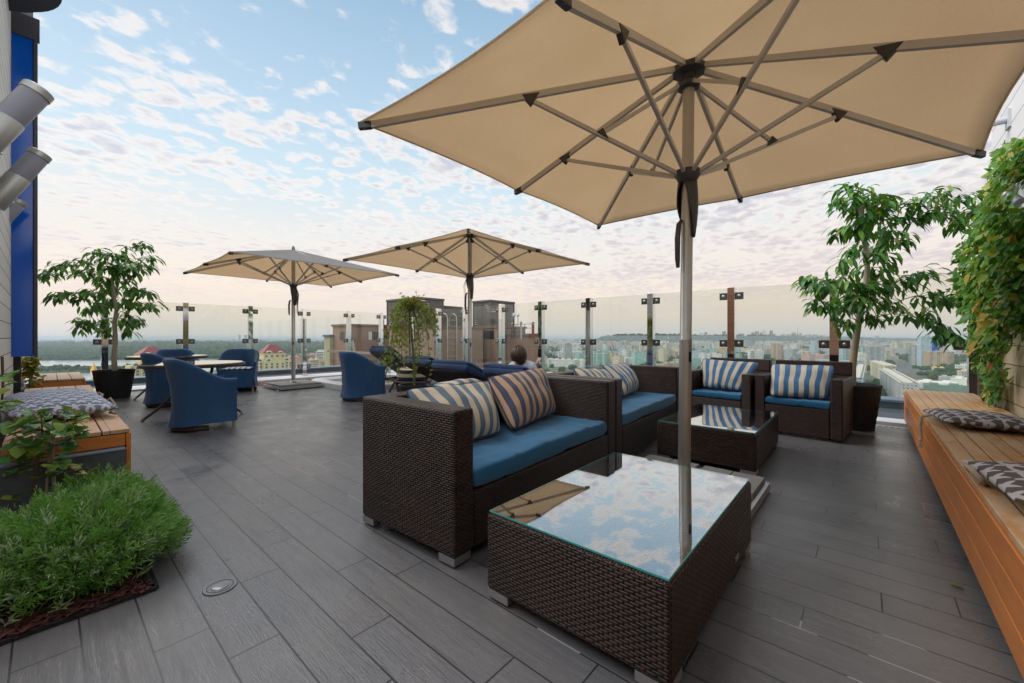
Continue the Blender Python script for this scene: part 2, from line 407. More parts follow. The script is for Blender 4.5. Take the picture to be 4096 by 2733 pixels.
leaf_mat('acer_leaf',[(0,S(104,146,54)),(.5,S(146,164,64)),(.75,S(160,136,60)),(1,S(150,92,52))],.5,.4)
leaf_mat('lavender_leaf',[(0,S(74,134,52)),(.4,S(114,166,74)),(.66,S(146,180,124)),(1,S(176,194,166))],.6,.3,.2)
leaf_mat('broad_leaf',[(0,S(72,118,70)),(.5,S(96,150,84)),(.8,S(146,172,70)),(.95,S(160,150,66)),(1,S(130,76,50))],.42,.3)

# ---- city
g=material('facade'); oi=g.n('ShaderNodeObjectInfo'); uv=g.sep(g.coord('UV')); nz=g.sep(g.n('ShaderNodeNewGeometry').outputs['Normal'])
cx=g.m('DIVIDE',uv[0],3.1); cz=g.m('DIVIDE',uv[1],2.9); fx=g.m('FRACT',cx); fz=g.m('FRACT',cz)
w=g.white(g.comb(g.m('FLOOR',cx),g.m('FLOOR',cz),oi.outputs['Random']))
win=g.m('MULTIPLY',g.band(fx,.2,.74),g.band(fz,.3,.8)); win=g.m('MULTIPLY',win,g.m('GREATER_THAN',w,.12))
colm=g.white(g.comb(g.m('FLOOR',g.m('DIVIDE',uv[0],6.2)),oi.outputs['Random'])); loggia=g.m('GREATER_THAN',colm,.72)
win=g.m('MAXIMUM',win,g.m('MULTIPLY',loggia,g.band(fz,.42,.95)))
wallc=g.mix(g.m('LESS_THAN',fz,.05),oi.outputs['Color'],g.mix(.35,oi.outputs['Color'],S(80,84,90)))
winc=g.mix(w,S(44,54,66),S(110,122,132))
c=g.mix(win,wallc,winc); c=g.mix(g.m('GREATER_THAN',nz[2],.5),c,g.mix(g.noise(g.coord('Object'),.08,3),S(104,106,108),S(142,142,140)))
M['facade']=P_(g,c,.75)
g=material('plain_wall'); oi=g.n('ShaderNodeObjectInfo'); k=g.m('MULTIPLY_ADD',g.noise(g.coord('Object'),.2,4),.24,.88); M['plain_wall']=P_(g,g.mix(1.,oi.outputs['Color'],g.comb(k,k,k),'MULTIPLY'),.8)
simple('red_roof',S(136,58,64),.65,var=.2,scale=1.)
simple('gold',S(210,160,60),.35,.6)
simple('city_window',S(86,100,112),.2,var=.3,scale=.5)
simple('white_trim',S(220,218,210),.7)
simple('asphalt',S(92,96,100),.9,var=.2,scale=.02)
def canopyland(name,c0,c1,c2,s1):
    g=material(name); v=g.coord('Object'); n=g.noise(v,s1,6,.7); n2=g.noise(v,s1*.13,3)
    M[name]=P_(g,g.mix(g.m('MULTIPLY_ADD',n2,3.,-1.,clamp=True),g.mix(n,c0,c1),c2),.95,0.,None,.1)
canopyland('city_ground',S(70,86,66),S(128,132,122),S(96,104,92),.03)
canopyland('wood_green',S(36,58,36),S(66,90,52),S(56,84,54),.12)
canopyland('hill_green',S(26,46,34),S(48,70,44),S(40,60,42),.02)
# ================================================================ camera, world, sun, air
cam=bpy.data.cameras.new('camera'); co=bpy.data.objects.new('camera',cam); COL.objects.link(co)
co.location=(0,0,H); co.rotation_euler=(R(90),0,A-R(90)); cam.sensor_width=36; cam.lens=F/4096*36; cam.shift_y=-(1366.5-Y0)/4096; cam.clip_start=.05; cam.clip_end=60000
sc.camera=co
SUN_EL,SUN_AZ=R(50),R(112)     # direction the light comes from, measured from +X towards +Y
wd=bpy.data.worlds.new('World'); sc.world=wd; wd.use_nodes=True; nt=wd.node_tree; nt.nodes.clear(); g=G(nt)
dirv=g.coord('Generated'); dn=g.n('ShaderNodeVectorMath',operation='NORMALIZE'); g.put(dn.inputs[0],dirv); dirv=dn.outputs[0]; d=g.sep(dirv)
z=g.m('MAXIMUM',d[2],0.)
sky=g.n('ShaderNodeTexSky',sky_type='NISHITA'); sky.sun_disc=False; sky.sun_elevation=SUN_EL; sky.sun_rotation=R(90)-SUN_AZ
grad=g.ramp(z,[(0,S(208,210,214)),(.05,S(231,217,207)),(.11,S(246,229,211)),(.2,S(237,233,225)),(.33,S(208,228,238)),(.46,S(184,211,231)),(.6,S(160,192,217)),(.75,S(130,164,198)),(1,S(116,148,184))])
side=g.m('MULTIPLY_ADD',g.m('ADD',g.m('MULTIPLY',d[0],.657),g.m('MULTIPLY',d[1],-.754)),.5,.5,clamp=True)  # 0 to the left of the view, 1 to the right
inv=g.m('DIVIDE',1.,g.m('ADD',z,.09)); px=g.m('MULTIPLY',d[0],inv); py=g.m('MULTIPLY',d[1],inv)
pv=g.comb(px,py,0.)
pr=g.mapping(pv,(1.,1.2,1.),(0,0,R(-20)))
w1=g.noise(pr,7.,2,.5); w2=g.noise(g.mapping(pr,(1,1,1),(0,0,0),(7,3,1)),7.,2,.5); pr2=g.n('ShaderNodeVectorMath',operation='ADD'); g.put(pr2.inputs[0],pr); g.put(pr2.inputs[1],g.comb(g.m('MULTIPLY_ADD',w1,.1,-.05),g.m('MULTIPLY_ADD',w2,.1,-.05),0.)); pr=pr2.outputs[0]
vo=g.n('ShaderNodeTexVoronoi',feature='SMOOTH_F1'); g.put(vo.inputs['Vector'],pr); vo.inputs['Scale'].default_value=10.5; vo.inputs['Smoothness'].default_value=.6
puff=g.m('ADD',g.m('MULTIPLY',g.noise(pr,11.5,6,.58),.8),g.m('MULTIPLY_ADD',vo.outputs[0],-.42,.34))
field=g.noise(pr,1.25,3,.55)
cz=g.ramp(z,[(0,(.53,)*3),(.08,(.6,)*3),(.2,(.575,)*3),(.32,(.575,)*3),(.42,(.525,)*3),(.55,(.485,)*3),(.7,(.5,)*3),(.85,(.53,)*3),(1,(.53,)*3)])
dens=g.m('ADD',g.m('ADD',puff,g.m('MULTIPLY_ADD',field,.85,-.425)),g.m('SUBTRACT',cz,.5)); dens=g.m('ADD',dens,g.m('MULTIPLY_ADD',side,.2,-.09))
mask=g.m('MULTIPLY_ADD',dens,4.8,-2.3,clamp=True); mask=g.m('MULTIPLY',g.m('MULTIPLY',mask,mask),g.m('MULTIPLY_ADD',mask,-2.,3.))
thick=g.m('MULTIPLY_ADD',dens,4.,-2.45,clamp=True)
ccol=g.mix(thick,S(252,244,236),g.mix(side,S(206,208,218),S(202,196,202)))
ccol=g.mix(g.m('MULTIPLY_ADD',z,-4.,1.1,clamp=True),ccol,S(226,208,202))
ccol=g.mix(g.m('MULTIPLY_ADD',z,3.,-1.9,clamp=True),ccol,S(232,200,176))
cfade=g.m('MULTIPLY',mask,g.m('MULTIPLY_ADD',z,9.,-.2,clamp=True)); cfade=g.m('MULTIPLY',cfade,.88)
final=g.mix(cfade,grad,ccol)
back_glow=g.m('ADD',g.m('MULTIPLY',d[0],-.754),g.m('MULTIPLY',d[1],-.657)); back_glow=g.m('MULTIPLY_ADD',g.m('POWER',g.m('MAXIMUM',back_glow,0.),1.5),1.8,1.)  # unseen glow added to the sky behind the camera to brighten the foreground
final=g.mix(1.,final,g.comb(back_glow,back_glow,g.m('MULTIPLY_ADD',back_glow,.85,.15)),'MULTIPLY')
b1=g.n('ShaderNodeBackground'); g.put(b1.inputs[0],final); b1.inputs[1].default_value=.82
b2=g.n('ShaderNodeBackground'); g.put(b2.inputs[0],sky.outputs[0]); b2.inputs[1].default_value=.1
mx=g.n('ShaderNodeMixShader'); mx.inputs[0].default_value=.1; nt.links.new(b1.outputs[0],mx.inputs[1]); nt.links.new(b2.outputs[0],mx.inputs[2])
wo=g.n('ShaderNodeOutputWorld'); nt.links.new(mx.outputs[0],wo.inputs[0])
wd.cycles.sampling_method='MANUAL'; wd.cycles.sample_map_resolution=512
sl=bpy.data.lights.new('sun','SUN'); sl.energy=2.4; sl.angle=R(50); sl.color=(1.,.94,.88); so=bpy.data.objects.new('sun',sl); COL.objects.link(so)
sd=Vector((math.cos(SUN_EL)*math.cos(SUN_AZ),math.cos(SUN_EL)*math.sin(SUN_AZ),math.sin(SUN_EL))); so.rotation_euler=sd.to_track_quat('Z','Y').to_euler(); so.location=sd*50
vs=sc.view_settings; vs.view_transform='Standard'; vs.look='None'; vs.gamma=1; vs.exposure=EXPOSURE if 'EXPOSURE' in globals() else 0.
cy=sc.cycles; cy.max_bounces=10; cy.diffuse_bounces=3; cy.glossy_bounces=4; cy.transmission_bounces=6; cy.transparent_max_bounces=24; cy.volume_bounces=0; cy.use_denoising=True; cy.sample_clamp_indirect=6; cy.caustics_reflective=False; cy.caustics_refractive=False
GZ=-73.
hz=material('haze_air'); hz.nt.nodes.remove(hz.p); pv_=hz.n('ShaderNodeVolumePrincipled'); pv_.inputs['Color'].default_value=(.74,.85,.96,1); pv_.inputs['Density'].default_value=HAZE; pv_.inputs['Anisotropy'].default_value=.0
hz.nt.links.new(pv_.outputs[0],hz.out.inputs['Volume'])
b=MB(); b.box(-24000,24000,-24000,24000,GZ-1.5,14); o=b.build('haze',hz.mat); tag(o,None,None,None,'stuff')

# ================================================================ terrace
b=MB(); b.poly([(-3.2,-3.2),(6.76,-3.2),(6.76,10.99),(-.32,10.99),(-3.2,10.99)],-.25,0.); struct(b.build('terrace_floor',M['deck']))
# the slotted drain, the step and the white sill under the glass
def slots(name,x0,x1,y0,y1,along):
    b=MB(); b.box(x0,x1,y0,y1,-.05,.004)
    o=b.build(name,M['white_metal']); return o
g=material('drain_metal'); o_=g.sep(g.coord('Object')); hole=g.m('MULTIPLY',g.band(g.m('FRACT',g.m('MULTIPLY',g.m('ADD',o_[0],o_[1]),18.)),.3,.8),1.)
M['drain']=P_(g,g.mix(hole,S(215,215,215),S(30,30,32)),.5)
b=MB(); b.box(6.765,6.85,-1.,10.98,-.06,.003); b.box(-.2,6.85,10.985,11.07,-.06,.003); struct(b.build('floor_drain',M['drain']))
b=MB(); b.box(6.855,7.0,-1.,11.2,-.3,-.05); b.box(-.2,7.0,11.075,11.28,-.3,-.05); struct(b.build('floor_gap',M['black']))
b=MB(); b.box(7.0,7.34,-1.,12.1,-.3,.03); b.box(-.2,7.0,11.285,12.1,-.3,.028); struct(b.build('floor_sill',M['white_metal'],bevel=.008))
b=MB(); b.box(7.345,9.6,-9,14.6,-.7,-.12); b.box(-4,7.34,12.105,14.6,-.7,-.122); struct(b.build('roof_membrane',M['membrane']))
b=MB()
pl=[(9.6,9.9,-9,14.9),(-4,9.6,14.6,14.9)]
for x0,x1,y0,y1 in pl: b.box(x0,x1,y0,y1,-3,-.02)
par=thing('roof_parapet','blue grey metal clad parapet running round the roof edge beyond the glass','parapet'); b.build('parapet_wall',M['coping'],par,bevel=.01)
b=MB(); y=-9.
while y<14.5: b.box(9.5,10.0,y,y+1.46,-.015,.03); y+=1.48
x=-4.
while x<9.4: b.box(x,x+1.46,14.5,15.0,-.014,.031); x+=1.48
b.build('coping',M['coping'],par,bevel=.006)
# red gravel beds
def gravel(name,x0,x1,y0,y1,seed,n):
    rg=random.Random(seed); b=MB(); b.box(x0,x1,y0,y1,.001,.012)
    for _ in range(n):
        r=rg.uniform(.012,.026); b.sphere((rg.uniform(x0+.02,x1-.02),rg.uniform(y0+.02,y1-.02),.012+r*.3),r,r*rg.uniform(.7,1),r*.7,5,3,.25,rg)
    tag(b.build(name,M['gravel']),'reddish loose gravel filling the bed beside the hot tub','gravel',None,'stuff')
gravel('gravel',2.4,6.72,9.98,10.95,3,2600)
gravel('gravel_strip',3.75,6.7,7.32,7.42,4,500)
b=MB(); b.box(3.68,6.72,7.27,7.315,0,.018); b.box(2.4,6.72,9.93,9.975,0,.018); struct(b.build('floor_edging',M['white_metal']))
# recessed floor light in the planks
t=thing('floor_light','round steel recessed floor light set flush in the dark planks','floor light',(.503,2.143,0))
b=MB(); b.lathe([(.0,.004),(.062,.0045),(.064,.002),(.064,0)],28); b.build('trim_ring',M['steel_mid'],t,True)
b=MB(); b.lathe([(.0,.008),(.028,.0085),(.034,.006),(.034,.004)],24); b.build('lens',M['lens_grey'],t,True)
b=MB(); b.lathe([(.047,.0055),(.05,.0055),(.05,.004)],24,caps=False); b.build('seal',M['rubber'],t,True)
# fallen green leaf
b=MB(); p0=at(3800,2343); p1=at(3856,2364)
dd=(p1-p0); b.tube([p0+Vector((0,0,.008)),p0+dd*.3+Vector((0,0,.012)),p0+dd*.7+Vector((0,0,.011)),p1+Vector((0,0,.006))],[.003,.008,.007,.001],7)
tag(b.build('fallen_leaf',M['twig_green'],None,True),'single curled green leaf lying on the dark planks near the bench','leaf')

# ---------------------------------------------------------------- glass fence
POSTH=1.9
def fence(name,label,axis,c,posts,zlab):
    t=thing(name,label,'glass fence')
    for i,q in enumerate(posts):
        b=MB(); w=.105; dpt=.12
        if axis=='y': b.box(c-dpt/2,c+dpt/2,q-w/2,q+w/2,.03,POSTH)
        else: b.box(q-w/2,q+w/2,c-dpt/2,c+dpt/2,.03,POSTH)
        po=b.build('post',M['chrome'],t,bevel=.004)
        for z in (.28,1.0,1.76):
            b=MB()
            if axis=='y': b.box(c-.032,c-.018,q-.175,q+.175,z-.058,z+.058)
            else: b.box(q-.175,q+.175,c-.032,c-.018,z-.058,z+.058)
            cl=b.build('clamp',M['steel_dark'],t,bevel=.01)
            for s in (-1,1):
                p=q+s*.115; b=MB()
                if axis=='y': b.lathe([(.024,0),(.024,.008),(.012,.016),(.0,.016)],10,M=Matrix.Translation((c-.0325,p,z))@Matrix.Rotation(R(-90),4,'Y'))
                else: b.lathe([(.024,0),(.024,.008),(.012,.016),(.0,.016)],10,M=Matrix.Translation((p,c-.0325,z))@Matrix.Rotation(R(90),4,'X'))
                b.build('bolt',M['alu'],cl,True)
    for a,bq in zip(posts[:-1],posts[1:]):
        b=MB()
        if axis=='y': b.box(c-.006,c+.006,a+.062,bq-.062,.1,POSTH-.012)
        else: b.box(a+.062,bq-.062,c-.006,c+.006,.1,POSTH-.012)
        b.build('glass_panel',M['fence_glass'],t)
fence('glass_fence','clear glass balustrade with chrome posts on the city side behind the armchairs and loungers','y',7.28,[-2.27,-.97,.34,1.64,2.97,4.26,5.48,6.68,7.98,9.1,10.4],0)
fence('glass_fence','clear glass balustrade with chrome posts on the river side behind the round tables','x',11.97,[.8,2.13,3.45,4.78,6.1,7.2],0)

# ---------------------------------------------------------------- walls
WU=-.2
wl=thing('clad_wall','pale horizontal board wall with tube lamps and a tall blue glass fin','wall')
b=MB(); b.box(WU-.3,WU-.058,3.95,11.9,.0,5.6); b.build('boarding',M['board_white'],wl)
b=MB(); b.box(WU-.07,WU+.0,7.62,7.74,.0,4.6); b.build('corner_trim',M['black'],wl)
b=MB(); b.box(WU-.1,WU+.1,7.3,7.34,4.8,5.6); b.build('upper_panel',M['grey_wall'],wl)
# round dark roof overhang
b=MB(); n=36
cx_,cy_=-.62,6.3
for (r0,r1,z0,z1) in ((.0,.73,4.62,4.9),(.0,.66,4.56,4.618)):
    b.lathe([(.0,z0),(r1,z0),(r1,z1),(0,z1)],48,(cx_,cy_,0))
tag(b.build('roof_overhang',M['dark_frame'],None,True),'dark rounded canopy at the top of the pale board wall','canopy')
# blue glass fin
fn=thing('glass_fin','tall deep blue glass fin in a dark frame projecting from the pale wall','glass panel',(WU,7.2,0))
b=MB(); b.box(-.09,.125,-.012,.012,.88,4.5); b.build('blue_pane',M['blue_glass'],fn)
b=MB(); b.box(-.09,.15,-.03,.03,4.5,4.75); b.box(.108,.135,-.028,.028,.87,4.499); b.build('dark_frame',M['dark_frame'],fn)
b=MB(); b.box(.098,.1075,-.02,.02,.9,4.499); b.build('inner_strip',M['navy'],fn)
# tube lamps
def tube_lamp(v,label,zb=2.16,off=-.04):
    t=thing('wall_lamp',label,'wall lamp',(WU+off,v,zb),group='tube lamps on the pale wall',rot=(0,R(27),0)); t.scale=(1.06,)*3
    b=MB(); b.lathe([(.062,-.06),(.064,-.05),(.064,.2),(.062,.205)],24); b.build('lamp_body',M['alu'],t,True)
    b=MB(); b.lathe([(.061,.2055),(.061,.4),(.06,.402)],24); b.build('diffuser',M['lamp_frost'],t,True)
    b=MB(); b.lathe([(.065,.4025),(.065,.44),(.06,.444),(0,.444)],24); b.build('cap',M['alu'],t,True)
    b=MB(); b.sphere((.064,0,.02),.008); b.build('screw',M['chrome'],t,True)
tube_lamp(3.72,'brushed steel tube lamp highest up the pale wall, cut by the picture edge')
tube_lamp(5.0,'middle brushed steel tube lamp on the pale wall before the blue glass')
tube_lamp(6.9,'small far tube lamp peeping past the pale wall at the blue glass',2.16,-.2)
# wall behind the camera (seen mirrored in the chrome posts)
b=MB(); b.box(-2.6,-2.4,-3.2,3.94,0,3.1); b.box(-2.6,WU-.3,3.95,4.1,0,3.1); 
tag(b.build('tan_boarded_wall',M['board_tan']),'tan boarded building wall mirrored in the chrome fence posts','wall')
# right wall with creeper
rw=thing('creeper_wall','cream boarded wall overgrown with creeper behind the long bench','wall')
b=MB(); b.box(-1.6,6.36,-1.3,-.98,0,3.3); b.build('boarding',M['board_cream'],rw)
b=MB(); b.box(-1.6,6.375,-1.33,-.972,1.9,3.32); b.build('white_upper_boards',M['board_bright'],rw)
b=MB(); b.box(6.38,6.44,-1.05,-.93,0,2.3); b.box(6.7,6.76,-1.05,-.93,0,2.3); b.build('corner_post',M['brown_dark'],rw)
# lamp among the creeper
t=thing('spot_lamp','grey spot lamp half hidden among the creeper leaves high on the wall','wall lamp',(5.05,-.88,2.2),rot=(R(-25),R(40),0)); t.scale=(.6,)*3
b=MB(); b.lathe([(.06,-.1),(.06,.1),(.055,.1),(.0,.07)],18); b.build('lamp_body',M['lamp_frost'],t,True)
b=MB(); b.lathe([(.063,.1005),(.063,.12),(.055,.12)],18,caps=False); b.build('rim',M['alu'],t,True)
t=thing('roof_bracket','short white bracket with pipe high on the creeper wall','bracket',(5.7,-.965,3.06))
b=MB(); b.tube([(0,0,0),(.0,.25,.0)],.03,10); b.build('arm',M['white_metal'],t,True)
b=MB(); b.box(-.06,.06,-.01,.012,-.08,.08); b.build('plate',M['white_metal'],t)

# ---------------------------------------------------------------- benches
def bench(name,label,x0,x1,y0,y1,along,top='teak_top',supports=()):
    t=thing(name,label,'bench'); zt=.45
    b=MB()
    if along=='x':
        n=4; w=(y1-y0)/n
        for i in range(n): b.box(x0,x1,y0+i*w+.003,y0+(i+1)*w-.003,zt-.028,zt)
    else:
        n=4; w=(x1-x0)/n
        for i in range(n): b.box(x0+i*w+.003,x0+(i+1)*w-.003,y0,y1,zt-.028,zt)
    b.build('seat_boards',M[top],t,bevel=.004)
    b=MB()
    if along=='x':
        for i in range(3): b.box(x0,x1,y1-.022,y1+.006,.075+i*.118,.075+i*.118+.109)
        b.build('front_boards',M['teak_front'],t,bevel=.003)
        b=MB(); b.box(x1+.001,x1+.024,y0,y1,.075,zt-.03); b.build('end_board',M['teak_front_end'],t,bevel=.003)
        b=MB()
        for i in range(3): b.box(x0+.01,x1-.01,y1-.05,y1-.03,.09+i*.11,.16+i*.11)
        b.build('backing',M['black'],t)
        for s0,s1 in supports:
            b=MB(); b.box(s0,s1,y0+.02,y1-.055,0,zt-.03); b.build('support',M['slate'],t,bevel=.004)
    else:
        b.box(x1-.022,x1+.004,y0+.002,y1,.0,zt-.032); b.build('front_boards',M['teak_front_end'],t,bevel=.003)
        b=MB(); b.box(x0,x1-.026,y0+.001,y0+.024,zt-.118,zt-.034); b.build('end_board',M['teak_front'],t,bevel=.003)
        b=MB(); b.box(x0-.1,x1-.03,y0-.07,y0+.7,0,zt-.135); b.build('stone_plinth',M['slate'],t,bevel=.004)
        b=MB(); b.box(x0-.1,x1-.03,y0-.075,y0-.001,zt-.134,zt-.122); b.build('stone_cap',M['slate_top'],t,bevel=.003)
        b=MB(); b.box(x0,x1-.03,y1-.4,y1-.02,0,zt-.03); b.build('support',M['slate'],t,bevel=.004)
    return t
bench('slatted_bench','long orange wooden bench with weathered top under the creeper wall',.55,7.05,-.94,-.36,'x',supports=[(1.2,1.5),(3.45,3.75),(6.7,7.0)])
bench('slatted_bench','short wooden bench by the pale wall with grey print cushion on it',WU+.02,.395,3.96,7.98,'y','teak_top_side')
bench('slatted_bench','farther low wooden bench by the river side glass, empty, beyond the blue fin',WU+.02,.41,9.35,11.05,'y','teak_top_side')
b=MB(); b.box(WU,.3,8.0,9.33,0,.22); struct(b.build('floor_step',M['slate'],bevel=.004))
# ================================================================ furniture
def sg(t): return -1 if t<0 else 1
def cushion(w,d,h,p=7.,q=3.,wr=.004,seed=0,N=30,slump=0.,pinch=0.):
    """closed soft slab: top and bottom sheets meeting at the seam; UV in metres"""
    b=MB(); S_=[math.sin(PI/2*t) for t in ts(N)]; off=Vector((seed*7.3,seed*3.1,seed*1.7))
    def sheet(k):
        def fn(s,t):
            e=(max(0,1-abs(s)**p))**(1/q)*(max(0,1-abs(t)**p))**(1/q)
            x=s*w/2*(1-pinch*(1-e)*.0-pinch*t*t*(1-abs(s))*0); y=t*d/2
            if pinch: x*=1-pinch*(1-abs(t)**2)*abs(s)**3; y*=1-pinch*(1-abs(s)**2)*abs(t)**3
            n=noise.noise(Vector((x*2.6,y*2.6,k*2.))+off)*wr*.9+noise.noise(Vector((x*16,y*6,k*3.))+off)*wr*.7-abs(noise.noise(Vector((x*9+y*6,y*7-x*4,k))+off))*wr*1.1
            z=k*(h/2*e*(1+slump*(-t)*.5)+n*e)
            return Vector((x,y,z))
        return fn
    b.grid(sheet(1),S_,S_,lambda s,t:(s*w/2,t*d/2)); b.grid(sheet(-1),S_,S_,lambda s,t:(s*w/2,t*d/2),flip=True)
    rim=[sheet(1)(s,-1) for s in S_]+[sheet(1)(1,t) for t in S_[1:]]+[sheet(1)(s,1) for s in S_[::-1][1:]]+[sheet(1)(-1,t) for t in S_[::-1][1:]]
    return b,rim
def weld(o,dist=.0006):
    m=o.modifiers.new('Weld','WELD'); m.merge_threshold=dist; return o
def seat_pad(w,d,h,mat,parent,loc,seed=0,name='seat_cushion',wr=.013,rot=None):
    b,rim=cushion(w,d,h,16.,6.,wr,seed,46)
    o=b.build(name,mat,parent,True,angle=180); o.location=loc
    if rot: o.rotation_euler=rot
    p=MB(); z=h*.36
    # sewn edge: a raised seam round the upper edge
    k=[]; n=60
    for i in range(n+1):
        a=2*PI*i/n; c,s_=math.cos(a),math.sin(a); e=.16
        k.append((abs(c)**e*sg(c)*(w/2-.018),abs(s_)**e*sg(s_)*(d/2-.018),z))
    p.tube(k,.0035,5,False); q=p.build('seam',mat,o,True)
    return o
def throw_pillow(label,w,d,h,mat,loc,rot,seed,group='striped pillows on the wicker seats',pipe='piping',wr=.008,slump=.35,name='throw_pillow'):
    t=thing(name,label,'pillow',loc,rot=rot,group=group)
    b,rim=cushion(w,d,h,2.6,2.,wr,seed,34,slump,.05)
    b.build('pillow_cover',M[mat],t,True,angle=180)
    if pipe:
        p=MB(); p.tube(rim,.006,6,False); p.build('piping',M[pipe],t,True)
    return t
def feet(t,pts,h=.05,a=.11,k=.03):
    for x,y,sx,sy in pts:
        b=MB(); b.box(min(x,x+sx*a),max(x,x+sx*a),min(y,y+sy*k),max(y,y+sy*k),.012,h); b.box(min(x,x+sx*k),max(x,x+sx*k),min(y+sy*k,y+sy*a),max(y+sy*k,y+sy*a),.012,h)
        f=b.build('foot',M['alu_matte'],t)
        b=MB(); b.cyl((x+sx*.05,y+sy*.05,0),(x+sx*.05,y+sy*.05,.03),.02); b.build('glide',M['rubber'],f)
def sofa(label,L,D,loc,rz,hz_=.75,wa=.137,mat='wicker',seed=1,seat_h=.325,group='brown wicker sofas'):
    t=thing('wicker_sofa',label,'sofa',loc,rz,group); W=M[mat]
    b=MB(); b.box(wa+.001,L-wa-.001,.0,.06,.05,seat_h+.005); b.box(wa+.001,L-wa-.001,.061,D-.142,.05,seat_h-.02); b.build('seat_base',W,t,bevel=.012)
    for x in (0,L-wa):
        b=MB(); b.box(x,x+wa,0,D,.048,hz_); b.build('arm',W,t,bevel=.016,seg=3)
    b=MB(); b.box(wa+.001,L-wa-.001,D-.14,D,.05,hz_); b.build('backrest',W,t,bevel=.016,seg=3)
    feet(t,[(.004,.004,1,1),(L-.004,.004,-1,1),(.004,D-.004,1,-1),(L-.004,D-.004,-1,-1)])
    seat_pad(L-2*wa-.012,D-.165,.125,M['seat_blue'],t,(L/2,(D-.145)/2-.002,seat_h+.06),seed)
    return t
sofa('nearest long brown wicker sofa with two striped pillows by the glass coffee table',1.79,.79,(1.262,1.462,0),R(2.5),seed=1)
sofa('second brown wicker sofa with bright blue seat, standing end to end with the nearest',1.86,.79,(3.08,1.55,0),R(3.4),seed=2)
def armchair(label,loc,rz,seed):
    t=thing('wicker_armchair',label,'armchair',loc,rz,'brown wicker armchairs'); W=M['wicker_chair']; w=.81;D=.72;wa=.105
    b=MB(); b.box(-w/2+wa+.001,w/2-wa-.001,0,.055,.03,.335); b.box(-w/2+wa+.001,w/2-wa-.001,.056,D-.13,.03,.31); b.build('seat_base',W,t,bevel=.01)
    for s in (-1,1):
        b=MB(); x0=s*w/2; x1=x0-s*wa; b.box(min(x0,x1),max(x0,x1),0,D-.12,.03,.66); b.build('arm',W,t,bevel=.014,seg=3)
    b=MB(); b.box(-w/2,w/2,D-.119,D,.03,.66); b.box(-w/2+.06,w/2-.0,D-.1,D-.02,.661,.815); b.build('backrest',W,t,bevel=.012)
    for sx in (-1,1):
        for y in (.04,D-.06):
            b=MB(); b.box(sx*(w/2-.06)-.02,sx*(w/2-.06)+.02,y-.02,y+.02,0,.032); b.build('foot',M['rubber'],t)
    seat_pad(w-2*wa-.01,D-.15,.085,M['seat_blue'],t,(0,(D-.13)/2-.01,.375),seed)
    return t
b2=Vector((.995,-.1,0)); r2=math.atan2(-b2.x,b2.y); armchair('brown wicker armchair beside the tall dark tree pot',(5.405,.585,0),r2,5)
b1_=Vector((.987,-.16,0)); r1=math.atan2(-b1_.x,b1_.y); armchair('brown wicker armchair between the corner sofa and the chair by the tree pot',(5.48,1.42,0),r1,6)
# throw pillows: four corners in the room, a soft body between them
def pillow4(label,BL,BR,TR,TL,h,mat,seed,pipe='piping',fold=.022):
    BL,BR,TR,TL=map(Vector,(BL,BR,TR,TL)); c=(BL+BR+TR+TL)/4; off=Vector((seed*7.3,seed*3.1,seed*1.7)); N=36
    t=thing('throw_pillow',label,'pillow',c,group='striped pillows on the wicker seats'); nrm=(BR-BL).cross(TL-BL).normalized(); W=((BR-BL).length+(TR-TL).length)/2; Hh=((TL-BL).length+(TR-BR).length)/2
    S_=[math.sin(PI/2*x) for x in ts(N)]
    def sheet(k):
        def fn(s,v):
            a_,b_=(s+1)/2,(v+1)/2
            # edges bow in between the corners, as a filled case does
            cr=1-.075*abs(s*v)**5; s2=s*(1-.04*(1-v*v))*cr; v2=v*(1-.06*(1-s*s))*cr; a_,b_=(s2+1)/2,(v2+1)/2
            q=(BL.lerp(BR,a_)).lerp(TL.lerp(TR,a_),b_)-c
            e=(max(0,1-abs(s)**3.2))**.5*(max(0,1-abs(v)**2.8))**.5
            x,y=s*W/2,v*Hh/2
            n=noise.noise(Vector((x*7,y*2.2,k))+off)*fold+noise.noise(Vector((x*14+y*4,y*3,k*2))+off)*fold*.6+noise.noise(Vector((x*3,y*9,k*3))+off)*fold*.5
            q+=nrm*k*(h/2*e*(1-.22*v)+n*min(1,e*1.6)); q.z-=.02*e*max(0,v)*(1+noise.noise(Vector((x*6,1,seed))))
            q+=(BR-BL).normalized()*noise.noise(Vector((y*5,x*2,seed*2.)))*.012*e
            return q
        return fn
    b=MB(); b.grid(sheet(1),S_,S_,lambda s,v:(s*W/2+.004,v*Hh/2)); b.grid(sheet(-1),S_,S_,lambda s,v:(s*W/2+.004,v*Hh/2),flip=True); b.build('pillow_cover',M[mat],t,True,angle=180)
    f=sheet(1); rim=[f(s,-1) for s in S_]+[f(1,v) for v in S_[1:]]+[f(s,1) for s in S_[::-1][1:]]+[f(-1,v) for v in S_[::-1][1:]]
    p=MB(); p.tube(rim,.006,6,False); p.build('piping',M[pipe],t,True); return t
pillow4('cream and grey blue striped pillow slumped against the near sofa arm',(1.43,1.78,.47),(2.0,1.84,.46),(2.17,2.12,.775),(1.42,2.12,.785),.19,'stripe_cool',11)
pillow4('tan and navy striped pillow propped in the near sofa beside the far arm',(2.05,1.78,.47),(2.8,1.95,.47),(2.9,2.16,.84),(2.17,2.16,.8),.18,'stripe_warm',12)
pillow4('striped pillow lying flat on top of the near sofa back',(1.75,2.12,.765),(2.15,2.14,.765),(2.15,2.36,.76),(1.75,2.34,.76),.05,'stripe_cool',13)
pillow4('grey blue and cream striped pillow at the far end of the corner sofa',(3.97,1.92,.47),(4.6,2.03,.47),(4.74,2.24,.785),(4.08,2.24,.785),.18,'stripe_blue',14)
